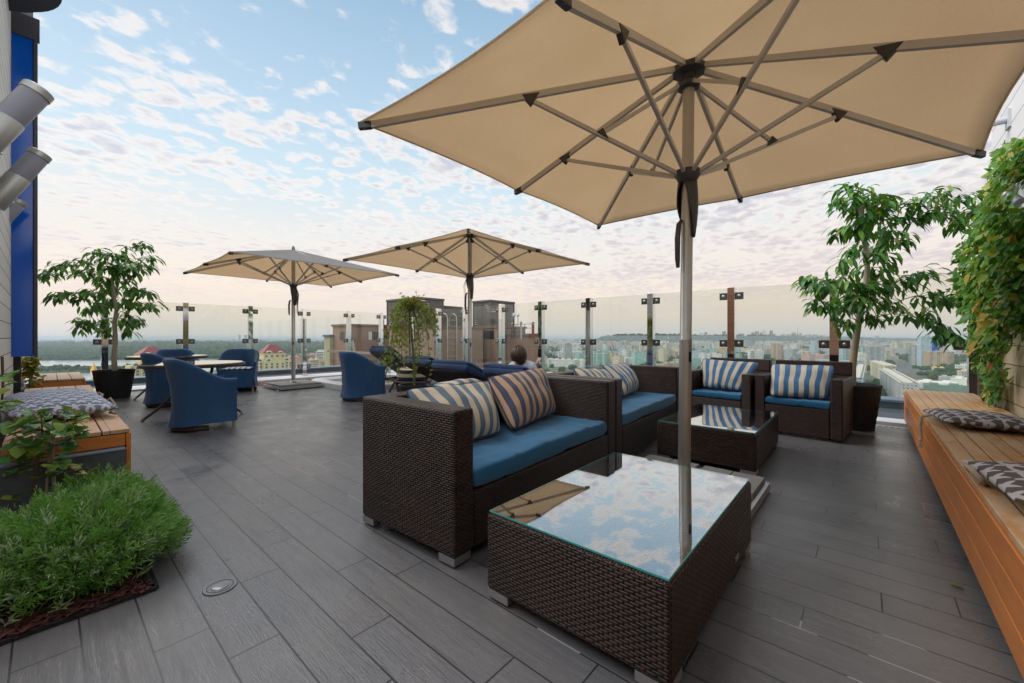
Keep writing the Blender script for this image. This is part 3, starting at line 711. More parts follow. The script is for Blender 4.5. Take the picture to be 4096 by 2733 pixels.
pillow4('striped pillow with dark piped corner at the near end of the corner sofa',(3.3,1.87,.47),(3.92,1.92,.47),(4.05,2.17,.755),(3.42,2.2,.795),.18,'stripe_cool',15)
pillow4('blue and beige striped pillow on the wicker chair beside the tree pot',(5.4,.83,.43),(5.5,.3,.43),(5.84,.26,.785),(5.84,.885,.775),.15,'stripe_blue',16)
pillow4('blue and beige striped pillow on the wicker chair next to the corner sofa',(5.7,1.63,.43),(5.64,1.15,.43),(5.9,.995,.785),(5.93,1.71,.81),.15,'stripe_blue',17)
def coffee_table(label,x0,x1,y0,y1,zt,rz=0):
    cx,cy=(x0+x1)/2,(y0+y1)/2; a,b_=(x1-x0)/2,(y1-y0)/2
    t=thing('coffee_table',label,'coffee table',(cx,cy,0),rz,'glass topped wicker coffee tables')
    b=MB(); b.box(-a,a,-b_,b_,.045,zt-.012); b.build('wicker_body',M['wicker'],t,bevel=.012)
    feet(t,[(-a+.004,-b_+.004,1,1),(a-.004,-b_+.004,-1,1),(-a+.004,b_-.004,1,-1),(a-.004,b_-.004,-1,-1)],.046)
    b=MB(); b.box(-a+.01,a-.01,-b_+.01,b_-.01,zt-.0065,zt); gl=b.build('glass_top',M['table_glass'],t)
    b=MB(); k=.0015; A_,B_=a-.01,b_-.01
    b.box(-A_-k,A_+k,-B_-k,-B_,zt-.0065,zt-.0005); b.box(-A_-k,A_+k,B_,B_+k,zt-.0065,zt-.0005); b.box(-A_-k,-A_,-B_,B_,zt-.0065,zt-.0005); b.box(A_,A_+k,-B_,B_,zt-.0065,zt-.0005)
    b.build('glass_edge',M['glass_edge'],gl)
    for sx in (-1,1):
        for sy in (-1,1):
            b=MB(); b.lathe([(.0,zt-.0115),(.013,zt-.0115),(.013,zt-.0075),(0,zt-.0075)],14,(sx*(a-.05),sy*(b_-.05),0)); b.build('pad',M['lamp_frost'],t,True)
    return t
t=coffee_table('nearest brown wicker coffee table with glass top mirroring the clouds',1.222,2.386,.443,1.21,.37,R(.3))
b=MB(); b.box(-.03,.03,-.388,-.384,.09,.11); b.build('maker_plate',M['alu_matte'],t).location=(.25,-.0005,0)
coffee_table('farther brown wicker coffee table in front of the armchairs',3.63,4.82,.655,1.435,.35,R(.8))

# ---------------------------------------------------------------- parasols
def parasol(label,base,rz,rot=None,strap=None,half=1.585,base_rz=0.):
    t=thing('square_parasol',label,'parasol',base,rz,'square beige parasols',rot); zc=2.47; zh=2.97; AL=M['alu']; DK=M['hub_dark']
    b=MB(); hb=.435
    for s in (-1,1):
        b.box(-hb,hb,s*hb-.012,s*hb+.012,.02,.075); b.box(s*hb-.012,s*hb+.012,-hb+.013,hb-.013,.02,.075)
    b.box(-.04,.04,-hb+.013,hb-.013,.02,.05); b.box(-hb+.013,-.041,-.04,.04,.021,.049); b.box(.041,hb-.013,-.04,.04,.021,.049)
    fr=b.build('base_frame',M['alu_matte'],t)
    for sx in (-1,1):
        for sy in (-1,1):
            b=MB(); b.lathe([(.028,0),(.028,.006),(.01,.012),(.01,.05),(0,.05)],12,(sx*(hb+.03),sy*(hb+.0),0)); b.build('foot',M['alu'],fr,True)
            b=MB(); x0,x1=sorted((sx*.02,sx*(hb-.016))); y0,y1=sorted((sy*.02,sy*(hb-.016)))
            b.box(x0,x1,y0,(y0+y1)/2-.002,.052,.112); b.box(x0,x1,(y0+y1)/2+.002,y1,.052,.112)
            b.build('paver',M['paver'],t,bevel=.005)
    b=MB(); b.lathe([(.075,.113),(.075,.12),(.055,.128),(.05,.16),(.045,.165)],24); b.build('pole_sleeve',M['alu'],t,True)
    b=MB(); b.lathe([(.041,.12),(.041,1.08),(.0405,1.085),(.0385,1.088),(.0385,2.9)],24); po=b.build('pole',M['alu'],t,True)
    b=MB(); b.box(.02,.0415,-.012,.012,.93,1.0); q=b.build('pole_label',M['black'],po); q.rotation_euler=(0,0,R(-115))
    b=MB(); b.sphere((.0,-.041,.32),.006,n=8,m=5); b.build('screw',M['chrome'],po)
    b=MB(); b.lathe([(.04,2.83),(.075,2.84),(.08,2.87),(.05,2.9),(.05,2.93),(.11,2.945),(.115,2.985),(.06,3.0),(0,3.0)],8); b.build('hub',DK,t)
    b=MB(); b.lathe([(.03,3.0),(.034,3.03),(.022,3.075),(.018,3.09),(0,3.092)],14); b.build('finial',M['steel_dark'],t,True)
    zr=2.24
    b=MB(); b.lathe([(.043,zr-.07),(.058,zr-.06),(.085,zr-.005),(.085,zr+.02),(.06,zr+.03),(.043,zr+.03)],20,caps=False); ru=b.build('runner',DK,t,True)
    b=MB(); n=14 # grip sleeve that narrows down one side of the pole
    def grip(a,s):
        z=lerp(zr-.06,zr-.44,s); half_a=lerp(PI*.95,PI*.38,s**.8); r=lerp(.06,.05,s)+.012*math.sin(PI*s); ang=-.3+a*half_a+lerp(0,-.5,s)
        return Vector((r*math.cos(ang),r*math.sin(ang),z))
    b.grid(grip,ts(n),ts(12,0,1)); b.build('grip_sleeve',M['dark_plastic'],ru,True,solid=.008,angle=180)
    b=MB(); hd=Vector((-.5,.25,0)).normalized(); b.tube([Vector((0,0,zr-.33))+hd*.05,Vector((0,0,zr-.36))+hd*.075,Vector((0,0,zr-.46))+hd*.085,Vector((0,0,zr-.6))+hd*.083,Vector((0,0,zr-.66))+hd*.078],[.012,.017,.019,.017,.012],10); b.build('lever',M['dark_plastic'],ru,True)
    ends=[]
    for k in range(8):
        if k%2: p=Vector((half*(1 if k in (1,7) else -1),half*(1 if k in (1,3) else -1),zc)); tb=.47
        else:
            a=k*PI/4; p=Vector((half*math.cos(a),half*math.sin(a),zc)); tb=.62
        e=Vector((p.x,p.y,0)).normalized(); h0=e*.1+Vector((0,0,zh)); ends.append(p)
        b=MB(); b.bar(h0,p-e*.02,.026,.042); rib=b.build('rib',M['rib_alu'],t)
        b=MB(); b.bar(p-e*.075-Vector((0,0,-.012)),p+e*.012-Vector((0,0,.0)),.036,.05); b.build('rib_cap',M['dark_plastic'],rib,bevel=.008)
        q=h0.lerp(p,tb)-Vector((0,0,.035)); r0=e*.07+Vector((0,0,zr))
        b=MB(); b.bar(r0,q,.022,.026); st=b.build('strut',M['rib_alu'],t)
        b=MB(); b.add([q+e*x+Vector((0,0,z_))+e.cross(Vector((0,0,1)))*w for w in (-.018,.018) for x,z_ in ((-.06,.055),(.07,.03),(.0,-.045))],[(0,1,2),(5,4,3),(0,3,4,1),(1,4,5,2),(2,5,3,0)]); b.build('bracket',M['dark_plastic'],st,bevel=.008)
        if k%2:
            m_=r0.lerp(q,.52); l0=e*.06+Vector((0,0,2.86))
            b=MB(); b.bar(l0,m_+Vector((0,0,.02)),.02,.024); lk=b.build('link',M['rib_alu'],t)
            dr=(q-r0).normalized(); up=Vector((0,0,1)); 
            b=MB(); b.add([m_+dr*x+up*z_+e.cross(up)*w for w in (-.016,.016) for x,z_ in ((-.05,-.01),(.05,.0),(.0,.055))],[(0,1,2),(5,4,3),(0,3,4,1),(1,4,5,2),(2,5,3,0)]); b.build('bracket',M['dark_plastic'],lk,bevel=.006)
    b=MB(); ap=Vector((0,0,zh+.045)); up=Vector((0,0,.026))
    for k in range(8):
        p0,p1=ends[k]+up,ends[(k+1)%8]+up
        def fn(u,v,p0=p0,p1=p1):
            e=p0.lerp(p1,u); sag=4*u*(1-u); e=e-Vector((e.x,e.y,0)).normalized()*.045*sag
            q=ap.lerp(e,v); q.z+=(.018*sag*math.sin(PI*v)*-1)+noise.noise(Vector((q.x*2.5,q.y*2.5,1.)))*.008*min(1,4*(1-v))*sag
            return q
        L=(p0-p1).length
        b.grid(fn,ts(8,0,1),ts(14,0,1),lambda u,v,L=L:(u*L*v+k*2.,v*2.))
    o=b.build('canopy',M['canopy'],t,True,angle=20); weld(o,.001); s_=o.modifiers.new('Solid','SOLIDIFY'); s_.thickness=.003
    for k in range(8):
        p0,p1=ends[k]+up,ends[(k+1)%8]+up; pts=[]
        for i in range(9):
            e=p0.lerp(p1,i/8); sag=4*(i/8)*(1-i/8); pts.append(e-Vector((e.x,e.y,0)).normalized()*.045*sag)
        b=MB(); b.tube(pts,.007,5); b.build('hem',M['canopy'],o,True)
    if strap:
        b=MB(); x=Vector(strap)
        for dx,l in ((0,.62),(.018,.52),(.03,.68)):
            pts=[Vector((0,0,zr-.05))+x*.06,Vector((0,0,zr-.2))+x*(.085+dx),Vector((0,0,zr-l*.7))+x*(.075+dx*.6),Vector((0,0,zr-l))+x*(.08+dx)]
            for p,q in zip(pts[:-1],pts[1:]): b.bar(p,q,.022,.003,up=x)
        b.build('strap',M['black'],t)
    return t
parasol('big beige parasol in front, its pole rising behind the mirrored coffee table',(2.932,.962,0),0,(R(.5),R(.45),0))
parasol('middle beige parasol over the sun loungers, slim pole behind the potted maple',(5.115,5.49,0),R(1.5),strap=(-.66,.75,0))
parasol('farther beige parasol, dull grey on top, on the slab base near the glass',(3.555,9.45,0),R(.5),strap=(.66,-.75,0),half=1.6)

# ---------------------------------------------------------------- tub chairs under blue covers
def tub_path(s,w=.31,d=.27):
    """s 0..1 round the shell from front left over the back to front right -> point and outward normal (front is -y)"""
    Ls=d; La=PI*w; T=2*Ls+La; q=s*T
    if q<Ls: return Vector((-w,-d+q,0)),Vector((-1,0,0)),0.
    if q<Ls+La:
        a=PI-(q-Ls)/w; return Vector((w*math.cos(a),w*math.sin(a),0)),Vector((math.cos(a),math.sin(a),0)),math.sin(a)
    q-=Ls+La; return Vector((w,-q,0)),Vector((1,0,0)),0.
def tub_chair(label,loc,rz,seed,pad=False,hem=.055):
    t=thing('tub_chair',label,'chair',loc,rz,'tub chairs under blue fabric covers'); off=Vector((seed*3.3,seed*1.9,0))
    def height(s):
        c=abs(s-.5)*2; k=min(1,max(0,(c-.22)/.68)); k=k*k*(3-2*k); return lerp(.845,.6,k)
    prof=[(0,.032,1),(.12,.012,1),(.3,.0,1),(.6,.008,1),(.85,.03,1),(.96,.045,1),(1.0,.036,1),(1.01,.015,1),(.985,-.008,1),(.8,-.02,0),(.52,-.03,0)]
    def fn(s,v):
        i=min(int(v),len(prof)-2); f=v-i; a,b_=prof[i],prof[i+1]; hh=lerp(a[0],b_[0],f); o=lerp(a[1],b_[1],f)
        p,n,c=tub_path(s); z0=lerp(hem+.035,hem,c); z=z0+(height(s)-z0)*hh
        o+=c*.03*hh*hh
        wv=noise.noise(Vector((s*9,z*1.6,0))+off)*.022+noise.noise(Vector((s*26,z*2.5,3))+off)*.012*(1.3-hh)+noise.noise(Vector((s*13+z*5,z*4-s*6,8))+off)*.008
        q=p+n*(o+(wv if v<8 else wv*.3)); q.z=z; return q
    vs=[]; 
    for i in range(len(prof)-1): vs+=[i,i+.5]
    vs.append(len(prof)-1.)
    b=MB(); b.grid(fn,ts(54,0,1),vs,lambda s,v:(s*1.6,v*.1),flip=True)
    # front ends, seat and front apron
    zs=.43
    def fr(s,v): 
        x=s*.3; z=lerp(hem+.035,zs,v); return Vector((x,-.285-.012*math.cos(s*PI/2)+noise.noise(Vector((x*9,z*3,5))+off)*.012,z))
    b.grid(fr,ts(16),ts(8,0,1),lambda s,v:(s*.3,v*.4))
    def se(s,v):
        y=lerp(-.297,.27,v); w=.3 if y<0 else math.sqrt(max(.0004,.3**2-y*y)); return Vector((s*w,y,zs+.006*math.cos(s*PI/2)))
    b.grid(se,ts(14),ts(12,0,1),lambda s,v:(s*.3,v*.5))
    for k in (-1,1):
        s0=0. if k<0 else 1.
        pts=[fn(s0,v) for v in vs]; ctr=len(pts)
        fs=[tuple(range(len(pts)))] ; b.add(pts,[fs[0] if k>0 else fs[0][::-1]])
    b.build('cover',M['cover_blue'],t,True,angle=60)
    b=MB(); pts=[]
    for i in range(25): p,n,c=tub_path(.18+.64*i/24); pts.append(Vector((p.x*.93,p.y*.93,.035)))
    b.tube(pts,.032,8); b.build('wicker_base',M['wicker_fine'],t,True)
    for k in (-1,1):
        b=MB(); b.cyl((k*.285,-.25,0),(k*.285,-.25,.2),.016); b.build('leg',M['alu_matte'],t,True)
    if pad:
        b,rim=cushion(.5,.46,.055,3.,2.4,.003,seed,18); o=b.build('seat_pad',M['stripe_seat'],t,True,angle=180); o.location=(0,-.04,.465)
    return t
def face(fx,fy): return math.atan2(fx,-fy)
tub_chair('nearest blue covered tub chair, its back to the wooden bench',(1.27,6.12,0),face(1,-.04),1)
tub_chair('blue covered tub chair standing between the two round tables',(1.34,8.52,0),face(1,.05),2)
tub_chair('blue covered tub chair facing us with a striped seat pad by the parasol base',(2.6,9.72,0),face(-.42,-.9),3,True)
tub_chair('blue covered tub chair behind the far round table, only its rounded top showing',(1.76,10.58,0),face(.1,-1),4)
tub_chair('lone blue covered tub chair beside the potted maple and sun loungers',(3.68,6.76,0),face(1,.03),5)

def round_table(label,c,r,rz):
    t=thing('round_table',label,'table',(c[0],c[1],0),rz,'round wicker tables'); zt=.75
    b=MB(); b.lathe([(r-.05,zt-.04),(r-.012,zt-.046),(r,zt-.034),(r+.003,zt-.018),(r-.006,zt-.004),(r-.03,zt-.001)],56,caps=False); b.build('rim',M['wicker_fine'],t,True)
    b=MB(); b.lathe([(0,zt-.004),(r-.02,zt-.004),(r-.02,zt+.003),(0,zt+.003)],56); b.build('glass_top',M['table_glass'],t)
    b=MB(); b.lathe([(0,zt-.038),(r-.04,zt-.038),(r-.04,zt-.0075),(0,zt-.0075)],40); b.build('table_top',M['wicker_fine'],t)
    for k in range(4):
        a=k*PI/2; e=Vector((math.cos(a),math.sin(a),0))
        def P(r_,z): return e*r_+Vector((0,0,z))
        b=MB(); b.tube([P(.2,zt-.05),P(.17,.55),P(.19,.42),P(.27,.28),P(.4,.14),P(.54,.02)],[.018,.018,.018,.017,.017,.016],8); lg=b.build('leg',M['brown_dark'],t,True)
        b=MB(); b.tube([P(.52,.038),P(.545,.004)],.019,8); b.build('leg_tip',M['alu'],lg,True)
    b=MB(); b.lathe([(.13,.24),(.17,.34),(.19,.45),(.15,.56),(.1,.62)],20,caps=False); b.build('woven_core',M['wicker_fine'],t,True,solid=.006)
    for k in range(3):
        a=k*2.1; b=MB(); b.tube([(.1*math.cos(a),.1*math.sin(a),.25),(.14*math.cos(a),.14*math.sin(a),.12),(.02,.02,.1)],.006,6); b.build('tie_rod',M['steel_dark'],t,True)
    return t
round_table('nearer round glass topped wicker table between the blue chairs',(1.33,6.9),.58,R(163))
round_table('farther round glass topped wicker table by the tall potted tree',(1.5,9.82),.6,R(205))

# ---------------------------------------------------------------- sun loungers
def lounger(label,u0,v0,v1,zh,hinge=.78,L=1.95):
    t=thing('sun_lounger',label,'sun lounger',(u0,(v0+v1)/2,0),0,'navy covered sun loungers'); w=(v1-v0); zs=.3
    b=MB(); 
    for s in (-1,1): b.box(.3,L,s*w/2-.025,s*w/2+.025,zs-.06,zs)
    b.box(.3,.35,-w/2+.026,w/2-.026,zs-.06,zs-.001); b.box(L-.05,L,-w/2+.026,w/2-.026,zs-.06,zs-.001); b.build('frame',M['wicker_chair'],t,bevel=.008)
    for x,dx in ((.55,-.16),(L-.2,.1)):
        for s in (-1,1):
            b=MB(); b.tube([(x,s*(w/2-.03),zs-.05),(x+dx,s*(w/2-.03),.0)],.02,8); b.build('leg',M['brown_dark'],t,True)
    b,rim=cushion(L-hinge+.02,w-.01,.08,8,3,.003,int(u0*10+v0*7),20); o=b.build('seat_pad',M['pad_light'],t,True,angle=180); o.location=((L+hinge)/2,0,zs+.05)
    ang=math.atan2(zh-zs-.06,hinge); Lb=math.hypot(hinge,zh-zs-.06)
    bk=bpy.data.objects.new('backrest',None); COL.objects.link(bk); bk.parent=t; bk.location=(hinge,0,zs+.03); bk.rotation_euler=(0,ang,0)
    b=MB(); b.box(-Lb,0,-w/2+.005,w/2-.005,-.045,-.005); b.build('wicker_panel',M['wicker_chair'],bk,bevel=.01)
    b,rim=cushion(Lb+.05,w+.04,.14,9,4,.012,int(u0*13+v0*5),24); o=b.build('back_pad',M['navy'],bk,True,angle=180); o.location=(-Lb/2-.01,0,.03)
    b,rim=cushion(.34,w+.05,.1,5,2.6,.012,int(u0*3+v0*9),20); o=b.build('head_cover',M['navy'],bk,True,angle=180); o.location=(-Lb+.13,0,.085)
    for s in (-1,1):
        b=MB(); b.tube([(-Lb*.5,s*(w/2-.06),-.04),(-Lb*.35,s*(w/2-.06),-.24*Lb-.1)],.011,6); b.build('prop',M['steel_dark'],bk,True)
    return t
lounger('sun lounger with navy covers on which the person sits',3.76,3.1,3.75,.67)
lounger('sun lounger with navy covers beside the one in use, rumpled pad',3.6,3.92,4.62,.7)
lounger('sun lounger with navy covers half hidden behind the potted maple',3.62,4.74,5.36,.74)
lounger('sun lounger with steep navy back beside the lone tub chair',4.12,6.6,7.22,.86,.7)
# low wicker stool with striped pouf
t=thing('wicker_stool','low dark wicker stool between the sun loungers','stool',(4.2,5.95,0))
b=MB(); b.lathe([(.24,.02),(.26,.1),(.3,.3),(.32,.34),(.31,.355),(0,.345)],28); b.build('wicker_body',M['wicker_fine'],t,True)
b=MB(); b.tube([(.32*math.cos(a),.32*math.sin(a),.345) for a in [2*PI*i/28 for i in range(29)]],.014,6,False); b.build('rim',M['brown_dark'],t,True)
b=MB(); b.lathe([(.2,.361),(.27,.375),(.285,.46),(.27,.55),(.2,.575),(0,.58)],28,(4.2,5.95,0)); tag(b.build('striped_pouf',M['stripe_pouf'],None,True),'navy and cream hooped pouf on the wicker stool among the loungers','pouf')
# hot tub
t=thing('hot_tub','sunken hot tub with pale rim and dark water beside the gravel','hot tub',(5.18,8.68,0))
def rr(a,b_,r,z,n=8):
    o=[]
    for k,(sx,sy) in enumerate(((1,1),(-1,1),(-1,-1),(1,-1))):
        for i in range(n+1):
            an=k*PI/2+PI/2*i/n; o.append(Vector((sx*(a-r)+r*math.cos(an),sy*(b_-r)+r*math.sin(an),z)))
    return o
b=MB(); rings=[rr(1.16,1.18,.25,.0),rr(1.16,1.18,.25,.1),rr(1.13,1.15,.25,.13),rr(1.0,1.02,.22,.13),rr(.93,.95,.2,.09),rr(.9,.92,.2,-.2)]
n=len(rings[0])
for a,c in zip(rings[:-1],rings[1:]):
    b.add(a+c,[(i,(i+1)%n,n+(i+1)%n,n+i) for i in range(n)])
b.build('rim',M['white_metal'],t,True,angle=50)
b=MB(); b.add(rr(.925,.945,.2,.07),[tuple(range(n))]); b.build('water_surface',M['water'],t)
b=MB(); b.cyl((4.3,4.98,0),(4.3,4.98,.62),.02); b.cyl((4.3,4.98,.62),(4.3,4.98,.64),.024); 
b=MB(); b.lathe([(.03,0),(.03,.01),(.018,.02),(.018,.52),(.024,.525),(.024,.6),(0,.6)],14,(6.6,6.9,0)); tag(b.build('chrome_bollard',M['chrome'],None,True),'short chrome bollard standing before the glass beside the middle parasol','bollard')
# white wooden trestle outside behind the loungers
t=thing('wooden_trestle','white wooden trestle leaning behind the steep sun lounger','trestle',(6.0,10.3,0))
b=MB(); b.bar((-.3,.3,0),(-.42,.45,1.0),.05,.05); b.build('leg',M['white_wood'],t); b=MB(); b.bar((.3,-.3,0),(.22,-.2,.8),.05,.05); b.build('leg',M['white_wood'],t)
b=MB(); b.bar((-.9,.9,.72),(.3,-.28,.62),.04,.06); b.build('crossbar',M['white_wood'],t)
# rope handled cushions on the benches
def bench_pillow(label,w,d,h,mat,loc,rz,seed,ropes):
    t=throw_pillow(label,w,d,h,mat,loc,(R(1),R(1),rz),seed,'star print cushions on the benches',None,.007,0.,'bench_cushion')
    for pts in ropes:
        b=MB(); b.tube(pts,.011,7); k=b.build('rope_handle',M['rope'],t,True)
        e=Vector(pts[-1]); rg=random.Random(seed); b=MB()
        for _ in range(12):
            q=e; dr=(Vector(pts[-1])-Vector(pts[-2])).normalized()*rg.uniform(.03,.06)+Vector((rg.uniform(-.02,.02),rg.uniform(-.02,.02),0)); b.tube([q,q+dr],.003,4)
        b.build('tassel',M['rope'],k,True)
    return t
bench_pillow('grey star print cushion lying across the far part of the long bench',.6,.5,.1,'star_print',(4.45,-.62,.505),R(8),21,[[(-.0,.25,0),(.02,.3,-.02),(.0,.31,-.09),(.01,.305,-.14),(-.02,.31,-.2)]])
bench_pillow('grey star print cushion lying nearest on the long bench by the creeper wall',.62,.5,.11,'star_print',(2.62,-.62,.505),R(5),22,[[(.1+.055*math.cos(q*.55),.25+.022*math.sin(q*.55),-.015+.03*math.sin(q*.55)) for q in range(9)]])
bench_pillow('pale blue grey star print cushion on the short bench at the board wall',.56,1.2,.2,'star_print_blue',(.06,5.15,.545),R(4),23,[[(.24,.25,0),(.29,.3,.03),(.3,.22,.02),(.27,.16,-.04)],[(.22,-.38,.0),(.27,-.36,.05),(.29,-.42,.0),(.25,-.5,-.05),(.28,-.53,-.058)]])

# ---------------------------------------------------------------- the person on the lounger
def skin(name,verts,edges,radii,mat,parent,sub=2):
    me=bpy.data.meshes.new(name); me.from_pydata([tuple(v) for v in verts],edges,[]); me.materials.append(mat)
    o=bpy.data.objects.new(name,me); COL.objects.link(o); o.parent=parent
    o.modifiers.new('Skin','SKIN')
    for i,r in enumerate(radii):
        q=me.skin_vertices[0].data[i]; q.radius=(r,r) if not isinstance(r,tuple) else r
    me.skin_vertices[0].data[0].use_root=True
    s_=o.modifiers.new('Sub','SUBSURF'); s_.levels=sub; s_.render_levels=sub
    o.modifiers['Skin'].use_smooth_shade=True
    return o
pe=thing('person','person with a brown bob and pale top holding a phone, seen from behind','person',(0,0,0))
V_=[(4.5,3.42,.44),(4.36,3.42,.54),(4.22,3.42,.66),(4.12,3.42,.74),(4.07,3.415,.79),(4.045,3.41,.85),(4.05,3.4,.91),
    (4.1,3.26,.71),(4.2,3.17,.58),(4.3,3.33,.685),(4.1,3.58,.71),(4.25,3.63,.58),(4.34,3.47,.67),
    (4.85,3.33,.55),(5.2,3.33,.4),(5.3,3.33,.44),(4.85,3.53,.52),(5.22,3.52,.4),(5.32,3.52,.44)]
E_=[(0,1),(1,2),(2,3),(3,4),(4,5),(5,6),(3,7),(7,8),(8,9),(3,10),(10,11),(11,12),(0,13),(13,14),(14,15),(0,16),(16,17),(17,18)]
R_=[.13,.12,.13,.085,.048,.075,.085,.055,.042,.026,.055,.042,.026,.075,.05,.035,.075,.05,.035]
skin('body',V_,E_,R_,M['skin'],pe)
tp=[V_[0],V_[1],V_[2],V_[3],(4.085,3.417,.765),V_[7],tuple(Vector(V_[7]).lerp(Vector(V_[8]),.6)),V_[10],tuple(Vector(V_[10]).lerp(Vector(V_[11]),.6))]
skin('top',tp,[(0,1),(1,2),(2,3),(3,4),(3,5),(5,6),(3,7),(7,8)],[.14,.13,.142,.1,.06,.066,.056,.066,.056],M['shirt'],pe)
hb_=MB(); hc=Vector((4.035,3.405,.872)); rg=random.Random(5)
def hair(a,v):
    right=max(0,-math.sin(a)); low=-PI*(.26+.1*right); b_=lerp(low,PI/2,v); q=Vector((math.cos(b_)*math.cos(a),math.cos(b_)*math.sin(a),math.sin(b_)))
    p=Vector((q.x*.1,q.y*.102,q.z*.115)); k=max(0,(.3-v)/.3)
    p.x+=.02*k*right; p.z-=.025*k*right; p+=q*(.004*math.sin(a*15+v*3)+.002*math.sin(a*37))
    return hc+p
hb_.grid(hair,[PI*.22+2*PI*.78*i/60 for i in range(61)],ts(16,0,1),None); hb_.build('hair',M['hair'],pe,True,solid=.01,angle=180)
ha=Vector((4.31,3.345,.715))
for i,(dx,dy,dz,l) in enumerate(((.01,.0,.03,.07),(.012,.014,.022,.078),(.012,.028,.012,.074),(.01,.04,.0,.06),(-.012,-.012,.012,.055))):
    p=ha+Vector((dx,dy,dz)); skin('finger',[p,p+Vector((l*.45,-.006,l*.25)),p+Vector((l*.6,-.012,l*.62))],[(0,1),(1,2)],[.009,.0085,.007],M['skin'],pe,1)
skin('palm',[V_[9],tuple(ha),tuple(ha+Vector((.01,.02,.02)))],[(0,1),(1,2)],[.024,(.026,.016),(.026,.014)],M['skin'],pe,1)
t=thing('phone','phone in a red case held up by the person on the lounger','phone',(4.36,3.335,.765),rot=(R(0),R(-62),R(-6)))
b=MB(); b.box(-.07,.07,-.036,.036,-.006,.0); b.build('phone_case',M['red_case'],t,bevel=.004)
b=MB(); b.box(-.062,.062,-.031,.031,.0005,.0025); b.build('screen',M['black_screen'],t)
# ================================================================ plants
def leaf(b,p,dr,L,W,rg,droop=.6,up=None,shape='lance'):
    """one leaf blade: a strip of quads bending down towards its tip, folded along the midrib"""
    dr=dr.normalized(); upv=up or Vector((rg.uniform(-.4,.4),rg.uniform(-.4,.4),1)).normalized()
    side=dr.cross(upv)
    if side.length<.05: side=dr.cross(Vector((1,.3,0)))
    side.normalize(); q=rg.random()
    if shape=='lance': st=[(0,.0),(.25,.8),(.55,1.),(.8,.6),(1,.0)]
    elif shape=='broad': st=[(0,.1),(.15,.85),(.4,1.),(.75,.55),(1,.0)]
    else: st=[(0,.3),(.5,1.),(1,.0)]
    pts=[];pos=Vector(p);last=0
    for t,w in st:
        d2=(dr+Vector((0,0,-1))*droop*t).normalized(); pos=pos+d2*(L*(t-last)); last=t
        nrm=side.cross(d2); fold=nrm*(-.22*W*w)
        pts.append((pos-side*W*.5*w-fold*.0+nrm*.12*W*w,Vector(pos),pos+side*W*.5*w+nrm*.12*W*w))
    vs=[x for r_ in pts for x in r_]; fs=[];uv=[]
    for i in range(len(st)-1):
        a=i*3
        for k in (0,1):
            fs.append((a+k,a+k+1,a+k+4,a+k+3)); uv.append([(q,st[i][0])]*2+[(q,st[i+1][0])]*2)
    b.add(vs,fs,uv)
def crook(a,c,rg,n=4,j=.03,sag=0.):
    a=Vector(a);c=Vector(c);o=[a]
    for i in range(1,n):
        t=i/n; o.append(a.lerp(c,t)+Vector((rg.uniform(-j,j),rg.uniform(-j,j),rg.uniform(-j,j)+sag*math.sin(PI*t))))
    return o+[c]
def ficus(name,label,base,trunk,clumps,depth,dj,seed,group,lw=(.15,.21),ww=.042,pot=None,nleaf=(24,30)):
    rg=random.Random(seed); t=thing(name,label,'tree',base,0,group); B=Vector(base)
    tb=MB(); tr=[Vector(p)-B for p in trunk]; n=len(tr); tb.tube(tr,[lerp(.042,.02,i/(n-1)) for i in range(n)],10); tb.build('trunk',M['bark'],t,True)
    lb=MB(); br=MB(); nodes=[tr[-1],tr[-2].lerp(tr[-1],.6)]
    order=sorted(clumps,key=lambda c:(Vector((c[0],c[1]))-Vector(proj(trunk[-1]))).length)
    for (x,y) in order:
        c=aty(x,y,depth+rg.uniform(-dj,dj))-B
        c.z=max(c.z,.75)
        par_=min(nodes,key=lambda q:(q-c).length+.5*(max(0,q.z-c.z)))
        k=crook(par_,c,rg,4,.02,.03); r0=.011 if par_ in nodes[:2] else .007
        br.tube(k,[lerp(r0,.0035,i/4) for i in range(5)],5); nodes+= [k[2],c]
        axis=(c-par_).normalized()
        m=rg.randint(*nleaf)
        for i in range(m):
            f=rg.random(); p=k[3].lerp(c,f) if i>2 else c
            p=p+Vector((rg.gauss(0,.05),rg.gauss(0,.05),rg.gauss(0,.035)))
            a=rg.uniform(0,2*PI); dr=(axis*.6+Vector((math.cos(a),math.sin(a),rg.uniform(-.3,.7)))).normalized()
            leaf(lb,p,dr,rg.uniform(*lw),ww*rg.uniform(.8,1.2),rg,rg.uniform(1.1,2.4))
    br.build('limb',M['bark'],t,True); o=lb.build('crown',M['ficus_leaf'],t,True,angle=180)
    return t
def pot(label,c,rt,rb,h,mat,lip=.02,diamond=True):
    t=thing('plant_pot',label,'plant pot',c); b=MB(); n=44; m=16
    def fn(a,v):
        r=lerp(rb,rt,v); k=0
        if diamond: k=.006*(abs(math.sin(a*11+v*9))+abs(math.sin(a*11-v*9)))
        return Vector(((r+k)*math.cos(a),(r+k)*math.sin(a),h*v))
    b.grid(fn,[2*PI*i/132 for i in range(133)],ts(26,0,1)); b.build('pot_wall',M['pot_dark'],t,True,angle=180)
    b=MB(); b.lathe([(rt+.008,h-.03),(rt+.014,h-.005),(rt+.01,h+.006),(rt-.012,h+.004),(rt-.022,h-.06)],44,caps=False); b.build('rim',M['pot_dark'],t,True)
    b=MB(); b.lathe([(0,h-.05),(rt-.02,h-.055)],30); b.build('soil',M['soil'],t)
    b=MB(); b.lathe([(0,.002),(rb-.01,.002),(rb-.01,.03)],30); b.build('base',M['pot_dark'],t)
    return t
